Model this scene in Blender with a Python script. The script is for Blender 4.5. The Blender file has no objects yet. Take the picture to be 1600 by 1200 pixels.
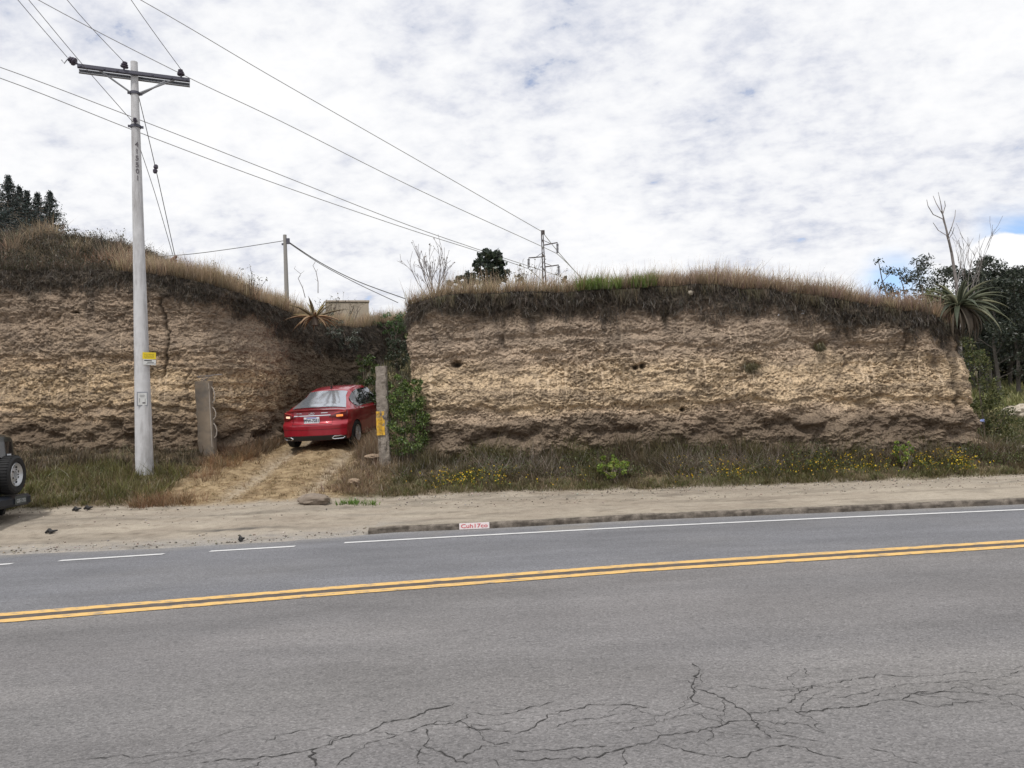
import bpy, math, random
import numpy as np
from mathutils import Vector, Matrix
random.seed(7); RNG = np.random.default_rng(11)
SC = bpy.context.scene; COL = SC.collection
R = math.radians
# ------------------------------------------------------------------ camera
CAMH = 1.6; FPX = 1186.0; PITCH = R(3.14); ROLL = R(2.4)
_f = Vector((0, math.cos(PITCH), math.sin(PITCH)))
_r0 = Vector((1, 0, 0)); _u0 = Vector((0, -math.sin(PITCH), math.cos(PITCH)))
_r = _r0*math.cos(ROLL) - _u0*math.sin(ROLL); _u = _r0*math.sin(ROLL) + _u0*math.cos(ROLL)
cam = bpy.data.cameras.new('camera'); cam.sensor_width = 36; cam.lens = 36*FPX/1600
cam.clip_start = 0.05; cam.clip_end = 3000
camo = bpy.data.objects.new('camera', cam); COL.objects.link(camo)
camo.matrix_world = Matrix(((_r.x, _u.x, -_f.x, 0), (_r.y, _u.y, -_f.y, 0), (_r.z, _u.z, -_f.z, CAMH), (0, 0, 0, 1)))
SC.camera = camo
# ------------------------------------------------------------------ sun, sky, exposure
SUN_EL, SUN_AZ = 60, 200          # azimuth clockwise from +Y: the sun stands behind and to the left of the camera
az = R(SUN_AZ); el = R(SUN_EL)
sd = Vector((math.sin(az)*math.cos(el), math.cos(az)*math.cos(el), math.sin(el)))
sun = bpy.data.lights.new('sun', 'SUN'); sun.energy = 2.3; sun.angle = R(6); sun.color = (1, .96, .9)
suno = bpy.data.objects.new('sun', sun); COL.objects.link(suno)
suno.rotation_euler = (-sd).to_track_quat('-Z', 'Y').to_euler()
W = bpy.data.worlds.new('World'); SC.world = W; W.use_nodes = True
nt = W.node_tree; nt.nodes.clear()
def N(t, kind, **kw):
    n = t.nodes.new(kind)
    for k, v in kw.items():
        if k.startswith('i_'):
            key = k[2:].replace('_', ' ')
            n.inputs[int(key) if key.isdigit() else key].default_value = v
        else: setattr(n, k, v)
    return n
def ramp(t, stops, fac=None):
    n = t.nodes.new('ShaderNodeValToRGB'); cr = n.color_ramp
    while len(cr.elements) > 1: cr.elements.remove(cr.elements[-1])
    cr.elements[0].position = stops[0][0]; cr.elements[0].color = (*stops[0][1], 1)
    for p, c in stops[1:]:
        e = cr.elements.new(p); e.color = (*c, 1)
    if fac is not None: t.links.new(fac, n.inputs[0])
    return n
def M2(t, op, a, b=None, c=None):
    n = t.nodes.new('ShaderNodeMath'); n.operation = op
    for i, v in enumerate((a, b, c)):
        if v is None: continue
        if isinstance(v, (int, float)): n.inputs[i].default_value = v
        else: t.links.new(v, n.inputs[i])
    return n.outputs[0]
def MIX(t, fac, a, b, blend='MIX'):
    n = t.nodes.new('ShaderNodeMix'); n.data_type = 'RGBA'; n.blend_type = blend
    for s, v in ((n.inputs['Factor'], fac), (n.inputs[6], a), (n.inputs[7], b)):
        if isinstance(v, (int, float)): s.default_value = v
        elif isinstance(v, tuple): s.default_value = (*v, 1) if len(v) == 3 else v
        else: t.links.new(v, s)
    return n.outputs[2]
sky = N(nt, 'ShaderNodeTexSky', sky_type='NISHITA', sun_disc=False, sun_elevation=el, sun_rotation=az, altitude=2600, air_density=1.0, dust_density=.6)
tc = N(nt, 'ShaderNodeTexCoord'); sep = N(nt, 'ShaderNodeSeparateXYZ'); nt.links.new(tc.outputs['Generated'], sep.inputs[0])
zz = M2(nt, 'MAXIMUM', sep.outputs[2], 0.0); zd = M2(nt, 'ADD', zz, .34)
cx = M2(nt, 'DIVIDE', sep.outputs[0], zd); cy = M2(nt, 'DIVIDE', sep.outputs[1], zd)
cmb = N(nt, 'ShaderNodeCombineXYZ'); nt.links.new(cx, cmb.inputs[0]); nt.links.new(cy, cmb.inputs[1])
def cnoise(scale, detail, rough, dist, loc=(0,0,0), sc=(1,1,1), rot=0):
    mp = N(nt, 'ShaderNodeMapping'); mp.inputs['Location'].default_value = loc; mp.inputs['Scale'].default_value = sc; mp.inputs['Rotation'].default_value = (0,0,rot)
    nt.links.new(cmb.outputs[0], mp.inputs[0])
    n = N(nt, 'ShaderNodeTexNoise', i_Scale=scale, i_Detail=detail, i_Roughness=rough, i_Distortion=dist); nt.links.new(mp.outputs[0], n.inputs['Vector'])
    return n.outputs['Fac']
n1 = cnoise(10.5, 7, .58, .15, (3.1, .7, 0), (1, 1.1, 1), R(20))
n2 = cnoise(2.0, 4, .55, .3, (7.3, 2.2, 0), (1, 1.1, 1), R(-15))
n3 = cnoise(24.0, 5, .6, .2, (1.3, 4.2, 0), (1, 1.3, 1), R(25))
def blob(direction, r0, r1):      # a thinner part of the cloud sheet, where the blue shows through
    d = Vector(direction).normalized()
    vm = N(nt, 'ShaderNodeVectorMath', operation='DISTANCE'); nt.links.new(tc.outputs['Generated'], vm.inputs[0]); vm.inputs[1].default_value = d
    mr = N(nt, 'ShaderNodeMapRange', interpolation_type='SMOOTHSTEP'); nt.links.new(vm.outputs['Value'], mr.inputs['Value'])
    mr.inputs['From Min'].default_value = r0; mr.inputs['From Max'].default_value = r1; mr.inputs['To Min'].default_value = 1; mr.inputs['To Max'].default_value = 0
    return mr.outputs[0]
def pdir(px, py):
    return (_f*1 + _r*((px-800)/FPX) + _u*((600-py)/FPX)).normalized()
dens = M2(nt, 'ADD', M2(nt, 'MULTIPLY', n1, .42), M2(nt, 'MULTIPLY', n2, .44))
dens = M2(nt, 'ADD', dens, M2(nt, 'MULTIPLY', n3, .22))
hol = None
for px, py, r0, r1, a in ((1210, 90, .0, .24, .05), (1090, 250, 0, .12, .06), (1590, 250, 0, .07, .09), (130, 245, 0, .07, .06), (0, 60, 0, .10, .05),
                          (700, 30, 0, .25, .02), (1500, 60, 0, .3, .05), (620, 170, 0, .06, .04), (760, 190, 0, .05, .04)):
    b = M2(nt, 'MULTIPLY', blob(pdir(px, py), r0, r1), a)
    hol = b if hol is None else M2(nt, 'ADD', hol, b)
for px, py, r1, a in ((420, 200, .22, .05), (900, 330, .3, .05), (1350, 330, .2, .03), (1500, 150, .08, .03)):
    b = M2(nt, 'MULTIPLY', blob(pdir(px, py), 0, r1), -a); hol = M2(nt, 'ADD', hol, b)
dens = M2(nt, 'SUBTRACT', dens, hol)
# bank of smoother cloud low down
lowm = N(nt, 'ShaderNodeMapRange', interpolation_type='SMOOTHSTEP'); nt.links.new(sep.outputs[2], lowm.inputs['Value'])
lowm.inputs['From Min'].default_value = .02; lowm.inputs['From Max'].default_value = .20; lowm.inputs['To Min'].default_value = 1; lowm.inputs['To Max'].default_value = 0
low = lowm.outputs[0]
cl = ramp(nt, [(0.35, (.50, .54, .67)), (.42, (.63, .66, .75)), (.475, (.76, .775, .835)), (.52, (.85, .86, .895)), (.57, (.91, .915, .935)), (.64, (.96, .96, .97))], dens)
cov = ramp(nt, [(.34, (.2,.2,.2)), (.42, (1, 1, 1))], dens)
lown = cnoise(2.6, 6, .55, .3, (2, 9, 0), (.6, 1.2, 1), R(8))
lowc = ramp(nt, [(.36, (.66, .68, .73)), (.50, (.80, .815, .845)), (.64, (.92, .92, .935))], lown)
ccol = MIX(nt, low, cl.outputs[0], lowc.outputs[0])
covf = MIX(nt, M2(nt, 'MULTIPLY', low, .9), cov.outputs[0], (1, 1, 1))
# low blue openings beside the far cumulus on the right
bl = M2(nt, 'MULTIPLY', M2(nt, 'MAXIMUM', blob(pdir(1600, 352), 0, .060), blob(pdir(1395, 440), 0, .05)), 1.0)
nb = cnoise(3.0, 4, .5, .2, (5, 5, 0), (.6, 2.2, 1), R(5))
bl = M2(nt, 'MULTIPLY', bl, ramp(nt, [(.38, (0,0,0)), (.52, (1,1,1))], nb).outputs[0])
covf = MIX(nt, bl, covf, (0, 0, 0))
cm_n = cnoise(7.0, 4, .6, .3, (8, 1, 0))
cb = M2(nt, 'ADD', blob(pdir(1572, 412), .018, .052), M2(nt, 'MULTIPLY', M2(nt, 'SUBTRACT', cm_n, .5), 1.3))
cbm = ramp(nt, [(.42, (0, 0, 0)), (.55, (1, 1, 1))], cb).outputs[0]
cbm = M2(nt, 'MULTIPLY', cbm, blob(pdir(1572, 412), .03, .075))
ccol = MIX(nt, cbm, ccol, (.97, .97, .98)); covf = MIX(nt, cbm, covf, (1, 1, 1))
scl = N(nt, 'ShaderNodeVectorMath', operation='SCALE'); nt.links.new(ccol, scl.inputs[0]); scl.inputs['Scale'].default_value = 9.8
skyb = N(nt, 'ShaderNodeVectorMath', operation='SCALE'); nt.links.new(sky.outputs[0], skyb.inputs[0]); skyb.inputs['Scale'].default_value = 1.7
final = MIX(nt, covf, skyb.outputs[0], scl.outputs[0])
bg = N(nt, 'ShaderNodeBackground', i_Strength=.1); nt.links.new(final, bg.inputs[0])
wo = N(nt, 'ShaderNodeOutputWorld'); nt.links.new(bg.outputs[0], wo.inputs[0])
SC.view_settings.view_transform = 'Standard'; SC.view_settings.look = 'None'; SC.view_settings.exposure = .1; SC.view_settings.gamma = 1
try: SC.cycles.max_bounces = 6; SC.cycles.transparent_max_bounces = 8
except Exception: pass
# ------------------------------------------------------------------ helpers
def ray(px, py): return _f + _r*((px-800)/FPX) + _u*((600-py)/FPX)
def at(px, py, Y):                 # the point at distance Y in front of the camera
    d = ray(px, py); k = Y/d.y; return Vector((d.x*k, Y, CAMH+d.z*k))
def onz(px, py, z=0):
    d = ray(px, py); k = (z-CAMH)/d.z; return Vector((d.x*k, d.y*k, z))
def _hash(ix, iy, seed):
    h = (ix.astype(np.int64)*374761393 + iy.astype(np.int64)*668265263 + seed*974634777) & 0xffffffff
    h = ((h ^ (h >> 13))*1274126177) & 0xffffffff
    return (h ^ (h >> 16)) & 0xffff
def pn(x, y, seed=0):
    x = np.asarray(x, float); y = np.asarray(y, float)
    ix = np.floor(x); iy = np.floor(y); fx = x-ix; fy = y-iy
    u = fx*fx*fx*(fx*(fx*6-15)+10); v = fy*fy*fy*(fy*(fy*6-15)+10)
    def g(a, b):
        t = _hash(ix+a, iy+b, seed)*(2*math.pi/65536); return np.cos(t)*(fx-a)+np.sin(t)*(fy-b)
    a = g(0,0); b = g(1,0); c = g(0,1); d = g(1,1)
    return ((a+(b-a)*u)+((c+(d-c)*u)-(a+(b-a)*u))*v)*1.5
def fbm(x, y, o=4, seed=0, g=.5):
    s = 0; a = 1; t = 0
    for i in range(o):
        s = s+pn(x*2**i, y*2**i, seed+i*17)*a; t += a; a *= g
    return s/t*1.4
def sm(a, b, x): t = np.clip((x-a)/(b-a), 0, 1); return t*t*(3-2*t)
def tag(o, label=None, cat=None, group=None, kind=None):
    if label: o['label'] = label
    if cat: o['category'] = cat
    if group: o['group'] = group
    if kind: o['kind'] = kind
    return o
def empty(name, loc=(0,0,0), rot=(0,0,0)):
    o = bpy.data.objects.new(name, None); COL.objects.link(o); o.location = loc; o.rotation_euler = rot; return o
def mesh_np(name, V, F, mat, cols=None, parent=None, smooth=False):
    V = np.ascontiguousarray(V, dtype=np.float32); F = np.ascontiguousarray(F, dtype=np.int32)
    me = bpy.data.meshes.new(name); k = F.shape[1]
    me.vertices.add(len(V)); me.vertices.foreach_set('co', V.ravel())
    me.loops.add(F.size); me.loops.foreach_set('vertex_index', F.ravel())
    me.polygons.add(len(F)); me.polygons.foreach_set('loop_start', np.arange(0, F.size, k, dtype=np.int32))
    try: me.polygons.foreach_set('loop_total', np.full(len(F), k, dtype=np.int32))
    except Exception: pass
    if smooth: me.polygons.foreach_set('use_smooth', np.ones(len(F), dtype=bool))
    me.update(calc_edges=True)
    if cols is not None:
        a = me.color_attributes.new('Col', 'FLOAT_COLOR', 'POINT')
        c = np.ones((len(V), 4), np.float32); c[:, :3] = cols; a.data.foreach_set('color', c.ravel())
    if mat: me.materials.append(mat)
    o = bpy.data.objects.new(name, me); COL.objects.link(o)
    if parent: o.parent = parent
    return o
class MB:                          # collects shapes, builds ONE mesh
    def __init__(s): s.v = []; s.f = []; s.m = []
    def add(s, vs, fs, m=0):
        b = len(s.v); s.v += [tuple(v) for v in vs]; s.f += [tuple(b+i for i in f) for f in fs]; s.m += [m]*len(fs); return s
    def box(s, c, d, rot=None, m=0, bev=0):
        x, y, z = (q/2 for q in d)
        if bev:
            b = min(bev, x*.9, y*.9, z*.9); vs = []; idx = {}
            pts = []
            for sx in (-1,1):
                for sy in (-1,1):
                    for sz in (-1,1):
                        pts.append(((sx*(x-b), sy*(y-b), sz*z), (sx*(x-b), sy*y, sz*(z-b)), (sx*x, sy*(y-b), sz*(z-b))))
            vs = [Vector(p) for t in pts for p in t]
            def i(sx, sy, sz, k): return (((sx>0)*4)+((sy>0)*2)+(sz>0))*3+k
            fs = []
            for sz in (-1,1):
                q = [i(-1,-1,sz,0), i(1,-1,sz,0), i(1,1,sz,0), i(-1,1,sz,0)]; fs.append(q if sz>0 else q[::-1])
            for sy in (-1,1):
                q = [i(-1,sy,-1,1), i(1,sy,-1,1), i(1,sy,1,1), i(-1,sy,1,1)]; fs.append(q if sy<0 else q[::-1])
            for sx in (-1,1):
                q = [i(sx,-1,-1,2), i(sx,1,-1,2), i(sx,1,1,2), i(sx,-1,1,2)]; fs.append(q if sx>0 else q[::-1])
            for a in (-1,1):
                for c2 in (-1,1):
                    fs.append([i(-1,a,c2,0), i(1,a,c2,0), i(1,a,c2,1), i(-1,a,c2,1)][::(-1 if a*c2>0 else 1)])
                    fs.append([i(a,-1,c2,0), i(a,1,c2,0), i(a,1,c2,2), i(a,-1,c2,2)][::(1 if a*c2>0 else -1)])
                    fs.append([i(a,c2,-1,1), i(a,c2,1,1), i(a,c2,1,2), i(a,c2,-1,2)][::(-1 if a*c2>0 else 1)])
            for sx in (-1,1):
                for sy in (-1,1):
                    for sz in (-1,1):
                        t = [i(sx,sy,sz,0), i(sx,sy,sz,1), i(sx,sy,sz,2)]; fs.append(t if sx*sy*sz<0 else t[::-1])
        else:
            vs = [Vector((a*x, b*y, c2*z)) for a in (-1,1) for b in (-1,1) for c2 in (-1,1)]
            fs = [(0,1,3,2), (4,6,7,5), (0,4,5,1), (2,3,7,6), (0,2,6,4), (1,5,7,3)]
        if rot: vs = [rot @ v for v in vs]
        c = Vector(c); return s.add([v+c for v in vs], fs, m)
    def tube(s, pts, rad, n=8, m=0, cap=True):
        pts = [Vector(p) for p in pts]
        if not isinstance(rad, (list, tuple)): rad = [rad]*len(pts)
        b = len(s.v); up = None
        for k, p in enumerate(pts):
            t = (pts[min(k+1, len(pts)-1)]-pts[max(k-1, 0)]).normalized()
            if up is None: up = t.orthogonal().normalized()
            up = (up-t*up.dot(t)); up = up.normalized() if up.length > 1e-6 else t.orthogonal().normalized()
            w = t.cross(up)
            for j in range(n):
                a = 2*math.pi*j/n; s.v.append(tuple(p+(up*math.cos(a)+w*math.sin(a))*rad[k]))
        for k in range(len(pts)-1):
            for j in range(n):
                s.f.append((b+k*n+j, b+k*n+(j+1)%n, b+(k+1)*n+(j+1)%n, b+(k+1)*n+j)); s.m.append(m)
        if cap:
            s.f.append(tuple(b+j for j in range(n))[::-1]); s.m.append(m)
            e = b+(len(pts)-1)*n; s.f.append(tuple(e+j for j in range(n))); s.m.append(m)
        return s
    def lathe(s, prof, n=24, axis='X', c=(0,0,0), m=0):       # prof: (radius, offset along axis)
        b = len(s.v); c = Vector(c)
        for (r, h) in prof:
            for j in range(n):
                a = 2*math.pi*j/n; u, v = r*math.cos(a), r*math.sin(a)
                p = {'X': (h, u, v), 'Y': (u, h, v), 'Z': (u, v, h)}[axis]; s.v.append(tuple(c+Vector(p)))
        for k in range(len(prof)-1):
            for j in range(n):
                s.f.append((b+k*n+j, b+k*n+(j+1)%n, b+(k+1)*n+(j+1)%n, b+(k+1)*n+j)); s.m.append(m)
        return s
    def prism(s, poly, y0, y1, m=0):       # (x,z) outline pushed along y
        n = len(poly); vs = [(x, y0, z) for x, z in poly]+[(x, y1, z) for x, z in poly]
        fs = [tuple(range(n)), tuple(range(2*n-1, n-1, -1))]+[(i, i+n, (i+1)%n+n, (i+1)%n) for i in range(n)]
        return s.add(vs, fs, m)
    def build(s, name, mats, parent=None, smooth=False, col=None):
        me = bpy.data.meshes.new(name); me.from_pydata(s.v, [], s.f)
        for mt in (mats if isinstance(mats, (list, tuple)) else [mats]): me.materials.append(mt)
        me.polygons.foreach_set('material_index', s.m)
        if smooth:
            me.polygons.foreach_set('use_smooth', [True]*len(s.f))
            try: me.set_sharp_from_angle(angle=R(38))
            except Exception: pass
        me.update(); o = bpy.data.objects.new(name, me); COL.objects.link(o)
        if parent: o.parent = parent
        return o
def text_mesh(name, body, size, mat, parent=None, loc=(0,0,0), rot=(R(90),0,0), align='CENTER', ext=.001, sx=1, bold=0, line=1.0):
    cu = bpy.data.curves.new('t', 'FONT'); cu.body = body; cu.size = size; cu.align_x = align; cu.align_y = 'CENTER'; cu.extrude = ext; cu.offset = bold; cu.space_line = line
    cu.resolution_u = 3
    t = bpy.data.objects.new('t', cu); COL.objects.link(t); bpy.context.view_layer.update()
    me = bpy.data.meshes.new_from_object(t.evaluated_get(bpy.context.evaluated_depsgraph_get()))
    bpy.data.objects.remove(t); me.name = name; me.materials.clear(); me.materials.append(mat)
    o = bpy.data.objects.new(name, me); COL.objects.link(o); o.location = loc; o.rotation_euler = rot; o.scale = (sx, 1, 1)
    if parent: o.parent = parent
    return o
# ------------------------------------------------------------------ materials
def newmat(name):
    m = bpy.data.materials.new(name); m.use_nodes = True; t = m.node_tree
    return m, t, t.nodes['Principled BSDF']
def pbr(name, col, rough=.6, metal=0, noise=0, nscale=20, bump=0, bscale=60, coat=0, spec=.5, emis=None, es=0, dirt=None, dscale=3, dist=.01, dmap=(1,1,1), dth=(.45,.68)):
    m, t, b = newmat(name); b.inputs['Base Color'].default_value = (*col, 1); b.inputs['Roughness'].default_value = rough
    b.inputs['Metallic'].default_value = metal; b.inputs['Specular IOR Level'].default_value = spec; b.inputs['Coat Weight'].default_value = coat
    b.inputs['Coat Roughness'].default_value = .05
    tcn = N(t, 'ShaderNodeTexCoord'); c = None
    if noise:
        n = N(t, 'ShaderNodeTexNoise', i_Scale=nscale, i_Detail=6, i_Roughness=.6); t.links.new(tcn.outputs['Object'], n.inputs['Vector'])
        rr = ramp(t, [(.25, tuple(q*(1-noise) for q in col)), (.75, tuple(min(1, q*(1+noise)) for q in col))], n.outputs['Fac']); c = rr.outputs[0]
    if dirt:
        n = N(t, 'ShaderNodeTexNoise', i_Scale=dscale, i_Detail=7, i_Roughness=.65); mp = N(t, 'ShaderNodeMapping'); mp.inputs['Scale'].default_value = dmap; t.links.new(tcn.outputs['Object'], mp.inputs[0]); t.links.new(mp.outputs[0], n.inputs['Vector'])
        f = ramp(t, [(dth[0], (0,0,0)), (dth[1], (1,1,1))], n.outputs['Fac']); c = MIX(t, f.outputs[0], c if c is not None else col, dirt)
    if c is not None: t.links.new(c, b.inputs['Base Color'])
    if bump:
        n = N(t, 'ShaderNodeTexNoise', i_Scale=bscale, i_Detail=5, i_Roughness=.6); t.links.new(tcn.outputs['Object'], n.inputs['Vector'])
        bp = N(t, 'ShaderNodeBump', i_Strength=bump, i_Distance=dist); t.links.new(n.outputs['Fac'], bp.inputs['Height']); t.links.new(bp.outputs[0], b.inputs['Normal'])
    if emis: b.inputs['Emission Color'].default_value = (*emis, 1); b.inputs['Emission Strength'].default_value = es
    return m
def vcol(name, rough=.95, n1=(30, .25), n2=None, bump=(60, .4, .02), spec=.2, speck=None):
    m, t, b = newmat(name); b.inputs['Roughness'].default_value = rough; b.inputs['Specular IOR Level'].default_value = spec
    a = N(t, 'ShaderNodeVertexColor', layer_name='Col'); tcn = N(t, 'ShaderNodeTexCoord'); c = a.outputs[0]
    for q in (n1, n2):
        if not q: continue
        n = N(t, 'ShaderNodeTexNoise', i_Scale=q[0], i_Detail=5, i_Roughness=.65); t.links.new(tcn.outputs['Object'], n.inputs['Vector'])
        rr = ramp(t, [(.3, (1-q[1],)*3), (.7, (1+q[1],)*3)], n.outputs['Fac']); c = MIX(t, 1.0, c, rr.outputs[0], 'MULTIPLY')
    if speck:
        v = N(t, 'ShaderNodeTexVoronoi', i_Scale=speck[0]); t.links.new(tcn.outputs['Object'], v.inputs['Vector'])
        f = ramp(t, [(speck[1], (1,1,1)), (speck[1]+.06, (0,0,0))], v.outputs['Distance']); c = MIX(t, M2(t, 'MULTIPLY', f.outputs[0], speck[3]), c, speck[2])
    t.links.new(c, b.inputs['Base Color'])
    if bump:
        n = N(t, 'ShaderNodeTexNoise', i_Scale=bump[0], i_Detail=6, i_Roughness=.7); t.links.new(tcn.outputs['Object'], n.inputs['Vector'])
        bp = N(t, 'ShaderNodeBump', i_Strength=bump[1], i_Distance=bump[2]); t.links.new(n.outputs['Fac'], bp.inputs['Height']); t.links.new(bp.outputs[0], b.inputs['Normal'])
    return m
def leafmat(name, tr=.3):
    m = bpy.data.materials.new(name); m.use_nodes = True; t = m.node_tree; t.nodes.clear()
    a = N(t, 'ShaderNodeVertexColor', layer_name='Col'); d = N(t, 'ShaderNodeBsdfDiffuse'); r = N(t, 'ShaderNodeBsdfTranslucent'); x = N(t, 'ShaderNodeMixShader', i_0=tr); o = N(t, 'ShaderNodeOutputMaterial')
    g = N(t, 'ShaderNodeBsdfGlossy', i_Roughness=.45); x2 = N(t, 'ShaderNodeMixShader', i_0=.04)
    t.links.new(a.outputs[0], d.inputs[0]); t.links.new(a.outputs[0], r.inputs[0]); t.links.new(d.outputs[0], x.inputs[1]); t.links.new(r.outputs[0], x.inputs[2])
    t.links.new(x.outputs[0], x2.inputs[1]); t.links.new(g.outputs[0], x2.inputs[2]); t.links.new(x2.outputs[0], o.inputs[0]); return m
LEAF = leafmat('leaf'); GRASS = leafmat('grass_blade', .35)
WOODV = vcol('twig', .9, (40, .2), None, None)
CLIFF = vcol('cliff_earth', .97, (14, .14), (75, .28), (55, .7, .03), .1)
def facets(m):      # flaked, broken-earth relief on top of the modelled one
    t = m.node_tree; b = t.nodes['Principled BSDF']; tcn = N(t, 'ShaderNodeTexCoord'); nz = N(t, 'ShaderNodeTexNoise', i_Scale=5, i_Detail=3); t.links.new(tcn.outputs['Object'], nz.inputs['Vector'])
    sc = N(t, 'ShaderNodeVectorMath', operation='SCALE'); t.links.new(nz.outputs['Color'], sc.inputs[0]); sc.inputs['Scale'].default_value = .22
    ad = N(t, 'ShaderNodeVectorMath', operation='ADD'); t.links.new(sc.outputs[0], ad.inputs[0]); t.links.new(tcn.outputs['Object'], ad.inputs[1]); mp = N(t, 'ShaderNodeMapping'); mp.inputs['Scale'].default_value = (1, 1, 1.5); t.links.new(ad.outputs[0], mp.inputs[0])
    prev = b.inputs['Normal'].links[0].from_socket
    for s, d in ((7, .09), (18, .035)):
        v = N(t, 'ShaderNodeTexVoronoi', i_Scale=s); t.links.new(mp.outputs[0], v.inputs['Vector']); bp = N(t, 'ShaderNodeBump', i_Strength=.6, i_Distance=d); bp.invert = (s == 7); t.links.new(v.outputs['Distance'], bp.inputs['Height']); t.links.new(prev, bp.inputs['Normal']); prev = bp.outputs[0]
    t.links.new(prev, b.inputs['Normal'])
facets(CLIFF)
EARTH = vcol('earth', .97, (9, .10), (90, .25), (90, .5, .012), .1, speck=(28, .16, (.13, .11, .085), .5))
# ------------------------------------------------------------------ ground heights
def trace(pts, z=0):
    w = sorted(((p.x, p.y) for p in (onz(a, b, z) for a, b in pts))); return np.array(w)
KERB = trace([(-400, 895), (0, 868), (250, 857), (500, 842), (617, 832), (765, 826), (1000, 813), (1300, 801), (1600, 788), (2300, 762)])
def yk(x):
    x = np.asarray(x, float); return np.interp(x, KERB[:, 0], KERB[:, 1])
WID = 3.4
EDGEPX = [(-300, 812), (0, 800), (100, 792), (220, 790), (300, 790), (400, 786), (480, 778), (600, 778), (700, 770), (800, 768), (1000, 765), (1200, 757), (1400, 750), (1600, 742), (2200, 722)]
_e = []
for a, b in EDGEPX:
    x = 0
    for _ in range(6):
        p = at(a, b, float(yk(x))+WID); x = p.x
    _e.append((p.x, p.z))
EX = np.array(_e)
def ye(x): return yk(x)+WID
def ze(x): return np.interp(x, EX[:, 0], EX[:, 1])
GX  = np.array([-30, -13, -9.3, -7.7, -6.9, -5.5, -4, -2.9, -2.0, 0, 4, 8, 10.0, 11.5, 14, 30])
YC  = np.array([19, 19, 18.6, 18.5, 18.6, 18.6, 18.6, 18.2, 17.6, 17.5, 17.4, 17.2, 17.0, 17.5, 18, 20])
ZC  = np.array([1.6, 1.55, 1.5, 1.38, 1.18, 1.12, 1.15, 1.12, 1.05, 1.0, .98, .92, .75, .45, .4, .4])
Z4  = np.array([1.6, 1.6, 1.6, 1.6, 1.65, 1.68, 1.68, 1.7, 1.6, 1.2, 1.2, 1.2, 1.0, .95, .95, 1.0])
Z31 = np.array([6, 6, 6, 5.6, 5.4, 5.2, 5.0, 4.8, 4.6, 4.5, 4.5, 4.3, 3.2, 2.0, 1.9, 2.2])
Z45 = np.array([6.5, 6, 5.6, 5.2, 5, 5, 5, 4.9, 4.8, 4.6, 4.5, 4.4, 4.0, 3.0, 2.9, 3.2])
Z200 = np.array([14, 12, 10, 9, 8, 8, 8, 7, 7, 7, 7, 8, 9, 10, 10, 12])
def G(x, y, noise=True):
    x = np.asarray(x, float); y = np.asarray(y, float)
    k = yk(x); e = ye(x); c = np.interp(x, GX, YC)
    zk = .02 + .10*sm(-2.35, -2.2, x)*(1) ; zk = np.where(x > -2.3, .088, .015); koff = np.where(x > -2.3, .09, 0.0)
    ye_, ze_ = e, ze(x); zc = np.interp(x, GX, ZC); z4 = np.interp(x, GX, Z4); z31 = np.interp(x, GX, Z31); z45 = np.interp(x, GX, Z45); z2 = np.interp(x, GX, Z200)
    def seg(y0, z0, y1, z1): return z0+(z1-z0)*np.clip((y-y0)/(y1-y0), 0, 1)
    z = np.where(y < k+koff, -.03, seg(k, zk, e, ze_))
    z = np.where(y > e, seg(e, ze_, c, zc), z); z = np.where(y > c, seg(c, zc, c+4, z4), z)
    z = np.where(y > c+4, seg(c+4, z4, 31, z31), z); z = np.where(y > 31, seg(31, z31, 45, z45), z); z = np.where(y > 45, seg(45, z45, 220, z2), z)
    if noise:
        a = sm(0.02, .6, y-k); b = sm(0, 1.2, y-e)
        z = z + a*(.02*fbm(x*1.1, y*1.6, 3, 5) + .012*fbm(x*5, y*6, 3, 8)) + b*(.07*fbm(x*1.3, y*1.3, 3, 3)+.03*fbm(x*6, y*6, 3, 9)*(np.abs(y-20) < 14))
        drv = sm(-6.6, -6.1, x)*(1-sm(-3.4, -2.9, x))*sm(0, 1, y-e)*(1-sm(19, 22, y))
        xc = -5.0 + (y-14.5)*.05
        rut = np.exp(-((x-xc-.78)/.22)**2)+np.exp(-((x-xc+.78)/.22)**2)
        z = z - drv*.07*rut
    return z
def Gs(x, y): return float(G(np.array([x]), np.array([y]))[0])
def axis(lo, hi, step, far_lo, far_hi):
    a = np.arange(lo, hi+1e-6, step); l = []; s = step; p = lo
    while p > far_lo: s *= 1.28; p -= s; l.append(p)
    u = []; s = step; p = hi
    while p < far_hi: s *= 1.28; p += s; u.append(p)
    return np.array(l[::-1]+list(a)+u)
def grid(name, X, Y, Z, mat, C=None, smooth=True):
    ny, nx = X.shape; V = np.stack([X.ravel(), Y.ravel(), Z.ravel()], 1)
    i = np.arange(ny-1)[:, None]*nx+np.arange(nx-1)[None, :]
    F = np.stack([i, i+1, i+nx+1, i+nx], -1).reshape(-1, 4)
    return mesh_np(name, V, F, mat, None if C is None else C.reshape(-1, 3), smooth=smooth)
def lerp3(a, b, t): return a+(b-a)*t[..., None]
def C3(*c): return np.array(c, float)
# ---- ground: one sheet out to the horizon
gx = axis(-16, 16, .06, -1500, 1500); gy = axis(9.0, 21.0, .055, -900, 1800)
GXX, GYY = np.meshgrid(gx, gy)
KK = yk(GXX); EE = ye(GXX)
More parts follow.
